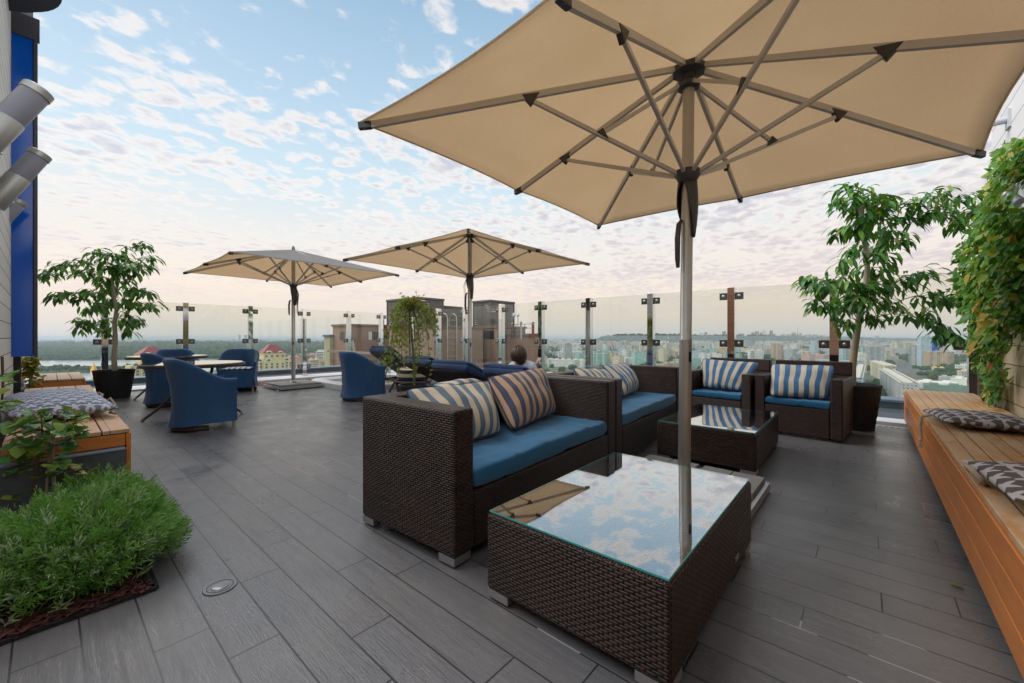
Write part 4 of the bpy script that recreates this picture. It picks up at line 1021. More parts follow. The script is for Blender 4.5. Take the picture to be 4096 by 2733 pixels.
# right tree
def c5(l): return [(3100+x*.6376,650+y*.6376) for x,y in l]
RT=c5([(450,150),(420,250),(500,300),(400,430),(580,350),(700,280),(830,260),(960,225),(1080,180),(1180,230),(1080,320),(1150,390),(1290,290),(900,360),(1010,300),(560,450),(700,450),(800,490),(480,560),(620,560),(700,590),(420,640),(560,680),(680,680),(200,740),(260,790),(350,760),(450,760),(560,780),(700,780),(800,760),(870,720),(950,700),(1000,820),(1060,860),(1130,830),(250,890),(350,900),(450,900),(560,880),(660,880),(740,890),(430,1000),(640,970),(850,960),(930,950),(1000,1010),(1080,1070),(540,190),(620,230),(480,400),(620,330),(760,360),(520,240),(560,840),(620,760),(480,830),(1100,1090),(660,520),(720,220),(1230,330)])
dR=4.92; potR=atd(3413,dR)
pot('tall dark tapered pot holding the tree by the armchair',tuple(potR),.255,.185,.53,M['pot_dark'])
trR=[aty(3407,1560,dR),aty(3408,1470,dR),aty(3420,1380,dR),aty(3432,1300,dR),aty(3444,1240,dR),aty(3460,1170,dR),aty(3470,1080,dR),aty(3462,980,dR),aty(3450,880,dR),aty(3430,800,dR)]
ficus('potted_tree','tall drooping leaf tree rising behind the armchair towards the creeper wall',(potR.x,potR.y,0),trR,RT,dR,.28,3,'potted trees with long drooping leaves')
# left tree
LT=[(x*.9244,y*.9244) for x,y in [(200,1180),(250,1150),(300,1140),(360,1130),(420,1090),(470,1110),(520,1110),(560,1080),(620,1060),(660,1110),(600,1140),(640,1150),(560,1150),(500,1150),(440,1150),(380,1170),(330,1180),(420,1200),(470,1210),(540,1210),(240,1280),(290,1270),(340,1290),(390,1260),(440,1270),(500,1260),(560,1260),(610,1260),(650,1275),(660,1325),(600,1320),(550,1310),(490,1310),(430,1320),(380,1340),(560,1370),(590,1390),(550,1430),(340,1390),(390,1400),(440,1390),(450,1430),(350,1420),(540,1400),(580,1180),(520,1180),(460,1240),(220,1190),(470,1160)]]
dL=7.4; potL=atd(457,dL)
pot('dark tapered pot with diamond pattern holding the tree by the river side glass',tuple(potL),.275,.205,.5,M['pot_dark'])
trL=[aty(460,1500,dL),aty(456,1430,dL),aty(462,1370,dL),aty(458,1300,dL),aty(466,1240,dL),aty(455,1180,dL),aty(450,1120,dL),aty(455,1060,dL)]
ficus('potted_tree','rounded drooping leaf tree in the wide pot by the short wooden bench',(potL.x,potL.y,0),trL,LT,dL,.3,4,'potted trees with long drooping leaves',(.17,.23),.052,None,(17,23))
# weeping maple in a pot
def star_leaf(b,p,s,rg):
    n=Vector((rg.uniform(-1,1),rg.uniform(-1,1),rg.uniform(.1,1))).normalized(); x,y=frame_of(n); a0=rg.uniform(0,6.3); q=rg.random()
    for k in range(5):
        a=a0+(k-2)*.85; e=x*math.cos(a)+y*math.sin(a); f=y*math.cos(a)-x*math.sin(a); l=s*(1,.9,.65)[abs(k-2)]
        dz=Vector((0,0,-.25*l))
        b.add([p,p+e*l*.45+f*l*.17,p+e*l+dz,p+e*l*.45-f*l*.17],[(0,1,2,3)],[[(q,0),(q,.5),(q,1),(q,.5)]])
dA=5.4; pA=atd(1658,dA); pot('round dark grey pot holding the weeping maple behind the near sofa',(pA.x,pA.y,0),.2,.15,.47,M['pot_dark'],diamond=False)
rg=random.Random(12); t=thing('weeping_maple','small weeping maple with green and rusty leaves behind the near sofa','tree',(pA.x,pA.y,0)); B=Vector((pA.x,pA.y,0))
def c6(x,y,d=dA): return aty(1400+x*.29787,1150+y*.29787,d)-B
trunk=[c6(866,1320),c6(862,1150),c6(850,900),c6(835,700),c6(815,500),c6(800,350),c6(790,200)]
b=MB(); b.tube(trunk,[.017,.016,.016,.015,.014,.012,.008],8); b.build('trunk',M['twig_green'],t,True)
bt=MB(); bl=MB()
ends=[(560,400,180),(600,700,230),(640,900,260),(690,1050,230),(760,1000,200),(880,1180,330),(940,980,300),(1000,800,300),(1060,700,280),(1120,620,330),(1180,640,360),(960,560,220),(700,600,160),(740,800,170),(560,950,340),(480,1010,380),(520,1120,400),(650,1130,330),(920,700,240),(1040,500,260),(1140,390,300),(1180,560,340),(1000,430,200),(880,820,220),(820,960,200),(600,550,200),(1080,1190,360),(540,1240,420),(430,960,420),(640,780,240),(780,650,130),(930,880,260),(720,940,200),(580,820,260),(1100,540,300)]
for i,(x,y,hw) in enumerate(ends):
    dd=dA+rg.uniform(-.28,.28); top=c6(lerp(795,x,.35)+rg.uniform(-20,20),rg.uniform(150,230),lerp(dA,dd,.5)); st=trunk[-1 if i%3 else -2]
    mid=c6(lerp(795,x,.85)+rg.uniform(-15,15),lerp(210,y,.4),dd); e=c6(x,y,dd)
    pts=[st,st.lerp(top,.6)+Vector((0,0,.02)),top,mid,mid.lerp(e,.55)+Vector((rg.uniform(-.02,.02),rg.uniform(-.02,.02),0)),e]
    P2=[]
    for k in range(len(pts)-1):
        for s_ in range(3): P2.append(pts[k].lerp(pts[k+1],s_/3))
    P2.append(pts[-1]); P2=[P2[0]]+[(P2[k-1]+P2[k]*2+P2[k+1])/4 for k in range(1,len(P2)-1)]+[P2[-1]]
    bt.tube(P2,[lerp(.007,.002,k/(len(P2)-1)) for k in range(len(P2))],5)
    for k in range(4,len(P2)):
        for _ in range(rg.randint(2,4)):
            star_leaf(bl,P2[k]+Vector((rg.gauss(0,.022),rg.gauss(0,.022),rg.gauss(0,.025))),rg.uniform(.026,.048),rg)
for x,y in ((880,60),(1000,95)):
    bt.tube([c6(940,160),c6(lerp(940,x,.6),120),c6(x,y)],.002,4); star_leaf(bl,c6(x,y),.03,rg)
bt.build('twigs',M['twig_green'],t,True); bl.build('crown',M['acer_leaf'],t)
# lavender bed
t=thing('planting_bed','planting bed sunk into the planks with dark metal edging under the lavender','planting bed',(0,0,0))
b=MB(); b.box(-.2,.316,2.322,2.334,-.05,.016); b.box(.312,.324,2.335,3.87,-.05,.016); b.build('edging',M['rubber'],t)
b=MB(); b.box(-.75,.311,2.335,3.87,-.02,.006); b.build('soil',M['soil'],t)
b=MB(); b.box(-.75,-.2,2.322,2.3345,-.05,.016); b.build('edging',M['rubber'],t)
b=MB(); b.tube([(.295,2.36,.02),(.295,2.9,.03)],.014,8); b.build('drip_hose',M['rubber'],t,True)
rg=random.Random(31); b=MB()
for _ in range(1500):
    x=rg.uniform(-.6,.3); y=2.325+abs(rg.gauss(0,.25)); z=rg.uniform(.006,.028); a=rg.uniform(0,6.3); l=rg.uniform(.012,.038); w=l*rg.uniform(.3,.6); q=rg.uniform(-.5,.5)
    e=Vector((math.cos(a),math.sin(a),q*.6))*l; f=Vector((-math.sin(a),math.cos(a),rg.uniform(-.5,.5)))*w; c=Vector((x,y,z))
    b.add([c-e*.5-f*.5,c+e*.5-f*.4,c+e*.6+f*.4,c-e*.4+f*.5],[(0,1,2,3)])
tag(b.build('bark_mulch',M['mulch'],solid=.004),'reddish bark mulch under the lavender','mulch',None,'stuff')
def lavender(label,uc,vc,ru,rv,h,n,seed):
    rg=random.Random(seed); t=thing('lavender_bush',label,'shrub',(uc,vc,0),0,'lavender bushes in the planting bed'); bl=MB(); bs=MB()
    for i in range(n):
        while True:
            x=rg.uniform(-1,1);y=rg.uniform(-1,1)
            if abs(x)**3+abs(y)**3<1: break
        e=(1-abs(x)**2.6)*(1-abs(y)**2.6); lay=rg.random()**.6; hh=h*(.25+.75*e**.55)*lerp(.45,1.,lay)*(1+.3*noise.noise(Vector((x*3.2+seed,y*3.2,0)))+.14*noise.noise(Vector((x*8+seed,y*8,1))))+rg.gauss(0,.016)
        p=Vector((x*ru,y*rv,max(.05,hh))); out=Vector((x*.9,y*.9,.75+.6*e+rg.uniform(-.2,.3))).normalized()
        out=(out+Vector((rg.gauss(0,.25),rg.gauss(0,.25),0))).normalized(); L=rg.uniform(.045,.13); s0=p-out*L
        if i%6==0: bs.tube([Vector((x*ru*.45,y*rv*.45,.0)),s0*.6+Vector((0,0,.02)),s0],.0022,4,False)
        hue=min(.999,max(0,rg.gauss(.38,.2)+(.35 if rg.random()<.2 else 0)))
        xx,yy=frame_of(out)
        m=rg.randint(8,14); sp=rg.choice((.6,.8,1.,1.2,1.5))
        for k in range(m):
            f=k/(m-1); a=k*2.4+rg.uniform(-.4,.4); r_=(xx*math.cos(a)+yy*math.sin(a)); op=lerp(1.1,.3,f)
            d=(out+r_*op).normalized(); l=lerp(.05,.026,f)*sp; w=.0052*sp; q=s0.lerp(p,f); sd=d.cross(r_); 
            if sd.length<.01: continue
            sd=sd.normalized()*w*.5; tip=q+d*l+Vector((0,0,-.006)); md=q+d*l*.55
            hq=min(.999,max(0,hue+rg.gauss(0,.06)))
            bl.add([q-sd*.4,md-sd,tip,md+sd],[(0,1,2,3)],[[(hq,0),(hq,.5),(hq,1),(hq,.5)]])
    bs.build('stems',M['bark_dark'],t,True); bl.build('foliage',M['lavender_leaf'],t)
    return t
lavender('dense green lavender bush spilling over the bed edge by the recessed light',.08,2.8,.41,.43,.34,3000,41)
lavender('greyer lavender bush deeper in the bed beside the stone plinth',.2,3.4,.27,.3,.27,1200,42)
lavender('lavender bush cut by the picture edge above the red bark',-.38,2.85,.36,.42,.31,1500,43)
# leafy climber on canes
rg=random.Random(51); px_,py_=atd(230,2.52).x,atd(230,2.52).y; t=thing('leafy_shrub','straggly broad leaved shrub tied to canes in the lavender bed','shrub',(px_,py_,0)); B=Vector((px_,py_,0))
def cs(x,y,d=2.52): return aty(x*.28694,1600+y*.28694,d)-B
b=MB(); b.tube([cs(760,1300),cs(730,800),cs(745,420),cs(770,250)],[.009,.009,.008,.008],7); b.build('cane',M['bark'],t,True); b=MB(); b.tube([cs(640,1300),cs(690,700),cs(745,300)],.007,6); b.build('cane',M['bark'],t,True)
b=MB(); b.tube([cs(768,262),cs(775,205)],.011,8); b.build('cane_cap',M['rubber'],t,True)
st=MB(); lv=MB()
stems=[[(470,1400),(500,950),(560,720),(590,420),(570,200)],[(800,1350),(780,1000),(720,640),(640,420)],[(350,1400),(380,1150),(460,1000),(520,760)],[(250,1350),(270,1150),(230,1000)],[(860,1200),(900,1020),(1050,1000),(1200,950),(1420,1040)],[(30,-600),(40,-200),(20,150),(150,250),(330,330),(540,260)],[(560,300),(640,140),(740,120)],[(740,500),(900,330),(900,120)],[(100,800),(0,900),(-120,840)],[(590,420),(400,430),(250,330),(60,360)],[(700,640),(860,620),(1000,540)],[(730,420),(950,420),(1150,430)]]
for s_ in stems:
    dd=2.52+rg.uniform(-.12,.12); k=[cs(x,y,dd+rg.uniform(-.03,.03)) for x,y in s_]; st.tube(k,[lerp(.008,.003,i/(len(k)-1)) for i in range(len(k))],6)
LV=[(360,250,1.2),(500,310,1.),(250,300,.9),(90,360,1.1),(180,440,1.1),(440,440,1.2),(190,540,1.),(380,540,.9),(490,620,1.45),(260,700,1.4),(600,520,1.),(620,690,1.),(760,390,1.1),(850,400,.9),(810,470,1.),(980,360,1.),(1060,350,.9),(960,470,.9),(1000,540,.9),(920,640,1.1),(1120,450,1.),(600,150,.8),(900,130,.7),(1000,170,.9),(980,210,.9),(1080,180,.8),(1140,270,.9),(700,900,.9),(860,900,1.),(880,780,.7),(600,1030,1.4),(770,1040,.9),(200,1090,1.2),(310,890,1.1),(130,960,.9),(40,1000,.9),(330,1000,.9),(90,850,.8),(200,1330,1.),(1060,940,.8),(1260,1000,1.),(1330,1070,.8),(1130,1000,.8),(1180,1080,.7),(50,20,.9),(220,40,.9),(120,120,.7),(30,-150,.7),(150,-250,.9),(60,-330,.8),(170,-360,.7),(330,180,.8),(660,480,.8),(690,560,.8),(830,850,.8),(420,760,.8),(540,880,.8),(880,560,.9),(700,330,.8),(560,240,.8),(640,220,.7),(450,350,.9),(330,620,1.),(160,620,.9),(880,330,.8),(1060,500,.8),(1180,470,.8)]
for x,y,s_ in LV:
    for _ in range(3):
        p=cs(x+rg.uniform(-45,45),y+rg.uniform(-45,45),2.5+rg.uniform(-.14,.1)); a=rg.uniform(0,6.3); dr=Vector((math.cos(a),math.sin(a),rg.uniform(-.3,.2)))
        L=.085*s_*rg.uniform(.8,1.1); leaf(lv,p-dr*L*.5,dr,L,L*.9,rg,rg.uniform(.3,1.),None,'broad')
        if _==0: st.tube([p-dr*L*.5,p-dr*L*.5-dr*.03+Vector((0,0,-.03))],.0015,4,False)
st.build('stem',M['bark_dark'],t,True); lv.build('foliage',M['broad_leaf'],t,True,angle=180)
# creeper on the right wall, and a tuft on the pale wall
def inpoly(x,y,P):
    r=False;n=len(P)
    for i in range(n):
        x1,y1=P[i];x2,y2=P[(i+1)%n]
        if (y1>y)!=(y2>y) and x<(x2-x1)*(y-y1)/(y2-y1)+x1: r=not r
    return r
rg=random.Random(61); t=thing('climbing_vine','green and yellowing creeper hanging thick over the end of the cream wall','vine',(6.2,-.95,0)); B=Vector((6.2,-.95,0))
PV=[(4070,560),(3990,650),(3950,780),(3915,900),(3845,1000),(3822,1080),(3828,1150),(3850,1230),(3880,1290),(3890,1380),(3915,1440),(3940,1480),(3955,1560),(3975,1600),(4010,1610),(4030,1500),(4000,1440),(4035,1390),(4200,1420),(4200,540)]
lv=MB(); stm=MB(); yl=MB(); cnt=0
while cnt<4300:
    u=rg.uniform(4.6,6.95); v=-.95+rg.random()**1.4*.24; z=rg.uniform(.4,3.4); x,y=proj((u,v,z))
    if not inpoly(x+rg.gauss(0,14),y+rg.gauss(0,14),PV): continue
    if noise.noise(Vector((u*2.6,v*3,z*2.6)))<-.16: continue
    cnt+=1; p=Vector((u,v,z))-B; a=rg.uniform(0,6.3); dr=Vector((math.cos(a)*.8-.1,.15+rg.random()*.4,rg.uniform(-.9,.35)))
    L=rg.uniform(.055,.095); leaf(lv,p,dr,L,L*.78,rg,rg.uniform(.2,.9),Vector((rg.uniform(-.5,.3),1.,rg.uniform(.0,.9))).normalized(),'broad')
for i in range(42):
    u=rg.uniform(4.9,5.6); v=-.86+rg.random()*.2; x0,y0=4010+rg.uniform(-10,100),rg.uniform(1080,1420); d=u*math.cos(A)+v*math.sin(A); p=Vector((u,v,H-(y0-Y0)*d/F))-B
    L=rg.uniform(.1,.16); leaf(yl,p,Vector((rg.uniform(-1,.3),rg.uniform(0,.6),rg.uniform(-1,.0))),L,L*.6,rg,.7,Vector((-.4,1,.4)),'broad')
for i in range(16):
    u=rg.uniform(5.9,6.5); k=[Vector((u+rg.uniform(-.03,.03)*j,-.93+rg.uniform(0,.05),.0+.25*j+rg.uniform(-.03,.03)))-B for j in range(8)]; stm.tube(k,[lerp(.011,.004,j/7) for j in range(8)],5)
for i in range(5):
    a=aty(4030+i*14,600+i*9,4.15)-B; b_=aty(3955+i*10,625-i*10,4.1)-B; stm.tube([a,a.lerp(b_,.5)+Vector((0,0,.03)),b_],.002,4)
    for j in range(4): leaf(yl,a.lerp(b_,.4+j*.18),Vector((rg.uniform(-1,1),rg.uniform(-1,1),rg.uniform(-.6,.4))),.05,.028,rg,.5)
stm.build('stem',M['bark_dark'],t,True); lv.build('foliage',M['vine_leaf'],t,True,angle=180); yl.build('yellow_foliage',M['vine_yellow'],t,True,angle=180)
t=thing('climbing_vine','small yellow green tuft of creeper at the pale wall beyond the blue glass fin','vine',(-.1,9.2,0)); lv=MB(); B=Vector((-.1,9.2,0)); stm=MB()
stm.tube([Vector((-.08,0,.0)),Vector((-.06,.02,.5)),Vector((-.02,0,1.1))],.006,5)
for i in range(130):
    x,y=rg.uniform(98,142),rg.uniform(1428,1500); p=aty(x,y,6.05+rg.uniform(-.1,.1))-B; L=rg.uniform(.07,.11); a=rg.uniform(0,6.3)
    leaf(lv,p,Vector((math.cos(a),math.sin(a),rg.uniform(-.8,.1))),L,L*.75,rg,.6,None,'broad')
for i in range(40):
    p=Vector((rg.uniform(-.1,.1),rg.uniform(-.2,.2),rg.uniform(.25,.55))); L=.08; a=rg.uniform(0,6.3); leaf(lv,p,Vector((math.cos(a),math.sin(a),-.3)),L,L*.75,rg,.6,None,'broad')
stm.build('stem',M['bark_dark'],t,True); lv.build('foliage',M['vine_yellow'],t,True,angle=180)
# ================================================================ neighbouring roof
b=MB(); b.box(9.95,22,9.5,26,-4.,-1.5); b.box(-6,9.85,-9,14.85,-4.,-.71); struct(b.build('lower_roof',M['membrane']))
t=thing('apartment_tower','our own tower block carrying the terrace, below the roof edge','building'); b=MB(); b.box(-6,9.9,-9,14.9,GZ,-4.01); b.box(9.95,22,9.5,26,GZ,-4.02); o=b.build('tower_wall',M['facade'],t); o.color=S(190,160,140)
def hut(label,x0,x1,y0,y1,z0,z1,wall='brown_stucco',cop='brown_mid',name='rooftop_hut'):
    t=thing(name,label,'rooftop hut',(x0,y0,z0)); b=MB(); b.box(0,x1-x0,0,y1-y0,0,z1-z0-.121); b.build('hut_wall',M[wall],t)
    b=MB(); b.box(-.07,x1-x0+.07,-.07,y1-y0+.07,z1-z0-.12,z1-z0); b.build('coping',M[cop],t,bevel=.01); return t
hA=hut('long brown stucco rooftop hut with dark vent strip, farthest toward the river',10.77,16,21.1,23,-1.5,1.82)
b=MB(); b.box(1.35,3.4,-.012,.02,2.45,2.9); b.build('vent_window',M['steel_dark'],hA); b=MB(); b.box(1.15,1.349,-.012,.02,2.45,2.9); b.build('vent_grille',M['white_trim'],hA)
b=MB(); b.box(-.012,.02,.5,1.0,2.45,2.9); b.build('vent_window',M['steel_dark'],hA)
hut('narrow pale stone wall end beside the long brown hut',10.55,10.76,22.9,23.6,-1.5,1.24,'stone_pale','coping','stone_pier')
hB=hut('brown stucco rooftop hut with a ladder under the louvred screen',12.2,15.5,15.6,19.5,-1.5,1.66)
hC=hut('brown stucco rooftop hut under the louvred tower nearer the city',15.8,18.2,14.85,17.2,-1.5,1.7)
b=MB(); b.box(.5,2.3,-.012,.02,2.5,2.95); b.build('vent_window',M['steel_dark'],hC); b=MB(); b.box(-.012,.02,.2,1.5,2.5,2.95); b.build('vent_window',M['steel_dark'],hC)
hD=hut('small low brown hut with flues and lamps at the city end of the roof',16.55,17.1,12.97,14.82,-1.5,1.29)
hut('low brown parapet block between the rooftop huts',15.55,16.5,16.0,18.,-1.5,1.0,'brown_dark','brown_mid')
def louvre(label,x0,x1,y0,y1,z0,z1):
    t=thing('louvred_screen',label,'louvred screen',(x0,y0,z0)); a=x1-x0;c=y1-y0;h=z1-z0; n=int(h/.115)
    b=MB(); sk=random.Random(int(x0*10))
    for i in range(n):
        z=i*.115+.02
        for (p,q) in (((0,0),(a,0)),((0,0),(0,c)),((a,0),(a,c)),((0,c),(a,c))):
            P_0=Vector((p[0],p[1],z+.04)); P_1=Vector((q[0],q[1],z+.04)); b.bar(P_0,P_1,.018,.095)
    b.build('slats',M['louvre'],t)
    b=MB()
    for x,y in ((0,0),(a,0),(0,c),(a,c),(a/2,0),(0,c/2)): b.box(x-.04,x+.04,y-.04,y+.04,0,h-.061)
    b.build('frame',M['louvre'],t)
    b=MB(); b.box(-.07,a+.07,-.07,.03,h-.06,h+.04); b.box(-.07,.03,.031,c+.07,h-.06,h+.04); b.box(a-.03,a+.07,.031,c+.07,h-.06,h+.04); b.box(.031,a-.031,c-.03,c+.07,h-.06,h+.04); b.build('top_rail',M['louvre'],t,bevel=.008)
    b=MB(); b.box(.5,a-.3,.5,c-.5,0,h*.55); b.build('machine_box',M['steel_dark'],t); return t
louvre('grey louvred plant screen showing over the potted maple',12.0,13.6,16.66,19.3,1.66,3.05)
louvre('grey louvred plant screen to the city side, behind the slim parasol pole',15.9,17.85,15.45,16.75,1.7,3.1)
louvre('lower grey louvred screen linking the two taller plant screens',13.75,15.7,17.1,17.9,1.66,2.75)
t=thing('roof_ladder','grey steel roof ladder with hooped top on the brown hut','ladder',(12.95,15.5,-.3))
for x in (0,.6):
    b=MB(); b.tube([(x,0,0),(x,0,2.3)]+[(x+ (0.0),.3-.3*math.cos(a),2.3+.28*math.sin(a)) for a in (.5,1.,1.57,2.2,2.8)]+[(x,.6,2.0)],.022,8); b.build('rail',M['alu'],t,True)
for i in range(8):
    b=MB(); b.cyl((0,0,.15+i*.3),(.6,0,.15+i*.3),.014); b.build('rung',M['alu'],t)
def flue(label,x,y,d,zb_y,mat,r=.06,cap=True):
    p=aty(x,zb_y,d); top=aty(x,y,d); t=thing('flue_pipe',label,'flue',(p.x,p.y,p.z),group='flues on the brown huts'); h=top.z-p.z
    b=MB(); b.cyl((0,0,-.3),(0,0,h*.75),r); b.build('pipe',M[mat],t,True)
    b=MB(); b.lathe([(r*1.8,h*.86),(r*.2,h),(0,h)],12); b.build('cap',M['steel_dark'],t); b=MB(); b.cyl((0,0,h*.75),(0,0,h*.86),r*.6); b.build('neck',M['steel_dark'],t)
flue('short dark flue with pointed cap on the long brown hut',1533,1276,23.5,1297,'steel_dark')
flue('grey flue beside the lamps on the small hut',2051,1289,21,1335,'steel_dark',.05)
flue('grey leaning flue with cap on the small hut',2084,1286,21,1335,'alu',.055)
flue('red brick coloured flue at the end of the small hut',2132,1287,20.7,1335,'red_pipe',.07)
for i,x in enumerate((2056,2072)):
    p=aty(x,1333,21); top=aty(x,1252,21); t=thing('roof_lamp',('globe lamp on a thin mast on the small hut, nearer the flues','globe lamp on a thin mast on the small hut, nearer the louvred screen')[1-i],'lamp',p,group='mast lamps'); h=top.z-p.z
    b=MB(); b.cyl((0,0,-.3),(0,0,h*.8),.018); b.build('mast',M['steel_dark'],t); b=MB(); b.sphere((0,0,h*.9),.08,.08,.11); b.build('globe',M['white_metal'],t,True)
t=thing('roof_railing','dark low railing on top of the small brown hut','railing',(16.6,13.0,1.29)); b=MB()
for y in (0,.6,1.2,1.75): b.cyl((0,y,0),(0,y,.5),.015)
b.build('post',M['steel_dark'],t); b=MB(); b.cyl((0,0,.5),(0,1.75,.5),.015); b.cyl((0,0,.28),(0,1.75,.28),.012); b.build('rail',M['steel_dark'],t)
# pipes on the parapet beyond the city side fence
t=thing('duct_pipe','pale duct pipes lying along the roof edge beyond the glass','pipe',(9.2,6.2,-.05)); b=MB(); b.tube([(0,-1.5,.1),(0,1.2,.12),(.3,1.6,.2)],.07,10); b.build('pipe',M['white_metal'],t,True); b=MB(); b.tube([(.2,-1.2,.05),(.2,1.5,.05)],.05,10); b.build('branch_pipe',M['alu'],t,True)

# ================================================================ the city below
def gp(x,y,z=GZ): return at(x,y,z)
def dg(y): return (H-GZ)*F/(y-Y0)
b=MB(); b.add([(-23000,-23000,GZ),(23000,-23000,GZ),(23000,23000,GZ),(-23000,23000,GZ)],[(0,1,2,3)]); struct(b.build('ground',M['city_ground']))
def flat(name,pts,mat,dz,mesh=True):
    b=MB(); b.add([gp(x,y,GZ+dz) for x,y in pts],[tuple(range(len(pts)))]); o=b.build(name,mat); return struct(o)
flat('river',[(-700,1443.),(400,1443),(760,1436),(980,1436),(1010,1452),(900,1470),(700,1520),(400,1600),(-900,1600)],M['river'],.5)
flat('river_bank',[(-700,1466),(560,1464),(640,1470),(560,1492),(-700,1494)],M['wood_green'],1.)
flat('wood_floor',[(-900,1374),(1700,1374),(1700,1415),(1050,1432),(1000,1438),(760,1436),(400,1441),(-900,1441)],M['wood_green'],1.)
flat('road',[(3534,1420),(3556,1420),(3644,1460),(3715,1545),(3760,1600),(3640,1600),(3600,1511),(3572,1466)],M['asphalt'],.6)
flat('road_branch',[(3590,1478),(3900,1462),(3960,1470),(3610,1500)],M['asphalt'],.9)
flat('meadow',[(3600,1490),(3720,1484),(3760,1500),(3650,1512)],M['city_ground'],1.3)
rgc=random.Random(77)
def blobs(name,mat,regions,group=None,label=None,cat=None):
    b=MB()
    for pts,n,(r0,r1),zoff in regions:
        xs=[p[0] for p in pts]; ys=[p[1] for p in pts]; k=0; tries=0
        while k<n and tries<n*30:
            tries+=1; x=rgc.uniform(min(xs),max(xs)); y=rgc.uniform(min(ys),max(ys))
            if not inpoly(x,y,pts) : continue
            if any(inpoly(x,y,E) for E in EXC): continue
            k+=1; p=gp(x,y); r=rgc.uniform(r0,r1)
            for _ in range(2):
                q=p+Vector((rgc.uniform(-r,r)*.8,rgc.uniform(-r,r)*.8,r*rgc.uniform(.35,.8))); b.sphere(q,r*rgc.uniform(.6,1.),r*rgc.uniform(.6,1.),r*rgc.uniform(.6,1.05),7,5,.22,rgc)
    return tag(b.build(name,mat),label,cat,group,'stuff')
EXC=[[(3530,1415),(3560,1415),(3644,1455),(3715,1545),(3760,1600),(3640,1600),(3600,1511),(3572,1466)]]
blobs('far_wood',M['wood_green'],[([(-100,1375),(1700,1375),(1700,1392),(-100,1392)],1100,(16,26),0),([(-100,1390),(1700,1390),(1400,1412),(-100,1412)],1000,(10,17),0),([(-100,1410),(1150,1410),(1010,1436),(760,1434),(400,1440),(-100,1441)],1300,(7,12),0)],None,'dark green woodland beyond the river','woodland')
# trees one by one on the near river bank
def bank_tree(label,p,h,seed):
    rg=random.Random(seed); t=thing('river_tree',label,'tree',p,rg.uniform(0,6),'trees along the near river bank'); b=MB()
    for _ in range(16):
        a=rg.uniform(0,6.3); r=rg.uniform(0,h*.42); b.sphere((r*math.cos(a),r*math.sin(a),h*rg.uniform(.35,.8)),h*rg.uniform(.12,.24),None,h*rg.uniform(.1,.2),7,5,.25,rg)
    b.build('crown',M['wood_green'],t); b=MB(); b.cyl((0,0,-1),(0,0,h*.5),h*.03); b.build('trunk',M['bark_dark'],t)
    return t
protos=[]
tx=[(140,1490),(165,1489),(188,1491),(212,1488),(238,1490),(262,1487),(285,1489),(305,1486),(330,1489),(352,1491),(372,1486),(398,1489),(425,1486),(452,1487),(480,1485),(505,1484),(530,1483),(548,1486),(340,1480),(250,1480),(440,1478),(520,1476)]
for i,(x,y) in enumerate(tx):
    p=gp(x,y); lab='rounded green tree in the row along the near river bank'
    if i<4: protos.append(bank_tree(lab,p,[13,15,11,16][i],200+i))
    else:
        c=dup(protos[i%4],lab,p,rgc.uniform(0,6)); c.scale=(rgc.uniform(.8,1.2),)*2+(rgc.uniform(.8,1.15),)
# ---- buildings
OCC=[]
COLS={'white':S(222,222,218),'cream':S(214,202,172),'pale grey':S(172,176,178),'pale blue':S(176,196,208),'mint green':S(160,200,190),'pink':S(206,168,158),'yellow':S(224,204,140),'tan':S(190,164,132),'brick red':S(168,108,92),'orange':S(214,160,92)}
def building(label,x,d,w,dep,h,col,yaw=0.,z0=GZ,boxes=2,group='buildings of the city below',name='apartment_block',mat='facade',cat='building',detail=True):
    p=atd(x,d,z0); az=math.atan2(p.y,p.x); rz=az-R(90)+R(yaw)
    t=thing(name,label,cat,(p.x,p.y,z0),rz,group); rg=random.Random(int(x*7+d))
    b=MB(); b.box(-w/2,w/2,-dep/2,dep/2,0,h)
    if not detail:
        for i in range(boxes):
            cx=rg.uniform(-.38,.38)*w; s=rg.uniform(2.5,5); b.box(cx-s,cx+s,-dep*.3,dep*.3,h+.01,h+rg.uniform(2,4))
        o=b.build('wall',M[mat],t); o.color=COLS[col] if isinstance(col,str) else col
        # one mesh is enough at this distance
        return t
    o=b.build('wall',M[mat],t); o.color=COLS[col] if isinstance(col,str) else col
    b=MB()
    for (a0,a1,c0,c1) in ((-w/2-.2,w/2+.2,-dep/2-.2,-dep/2+.3),(-w/2-.2,w/2+.2,dep/2-.3,dep/2+.2),(-w/2-.2,-w/2+.3,-dep/2+.31,dep/2-.31),(w/2-.3,w/2+.2,-dep/2+.31,dep/2-.31)): b.box(a0,a1,c0,c1,h+.02,h+1.)
    q=b.build('parapet',M['plain_wall'],t); q.color=o.color
    for i in range(boxes):
        cx=(i+.5)/boxes*w-w/2; s=min(4.,w*.12); b=MB(); b.box(cx-s,cx+s,-dep*.3,dep*.3,h+.03,h+3.2); q=b.build('roof_box',M['plain_wall'],t); q.color=o.color
    return t
def reg(x,d,r): 
    p=atd(x,d); OCC.append((p.x,p.y,r))
def hero(label,xl,xr,yt,d,dep,col,yaw=0.,boxes=2,mat='facade',name='apartment_block',group='buildings of the city below'):
    w=(xr-xl)*d/F; h=(H-GZ)-(yt-Y0)*d/F; x=(xl+xr)/2; reg(x,d,max(w,dep)*.6)
    return building(label,x,d,w,dep,h,col,yaw,GZ,boxes,group,name,mat)
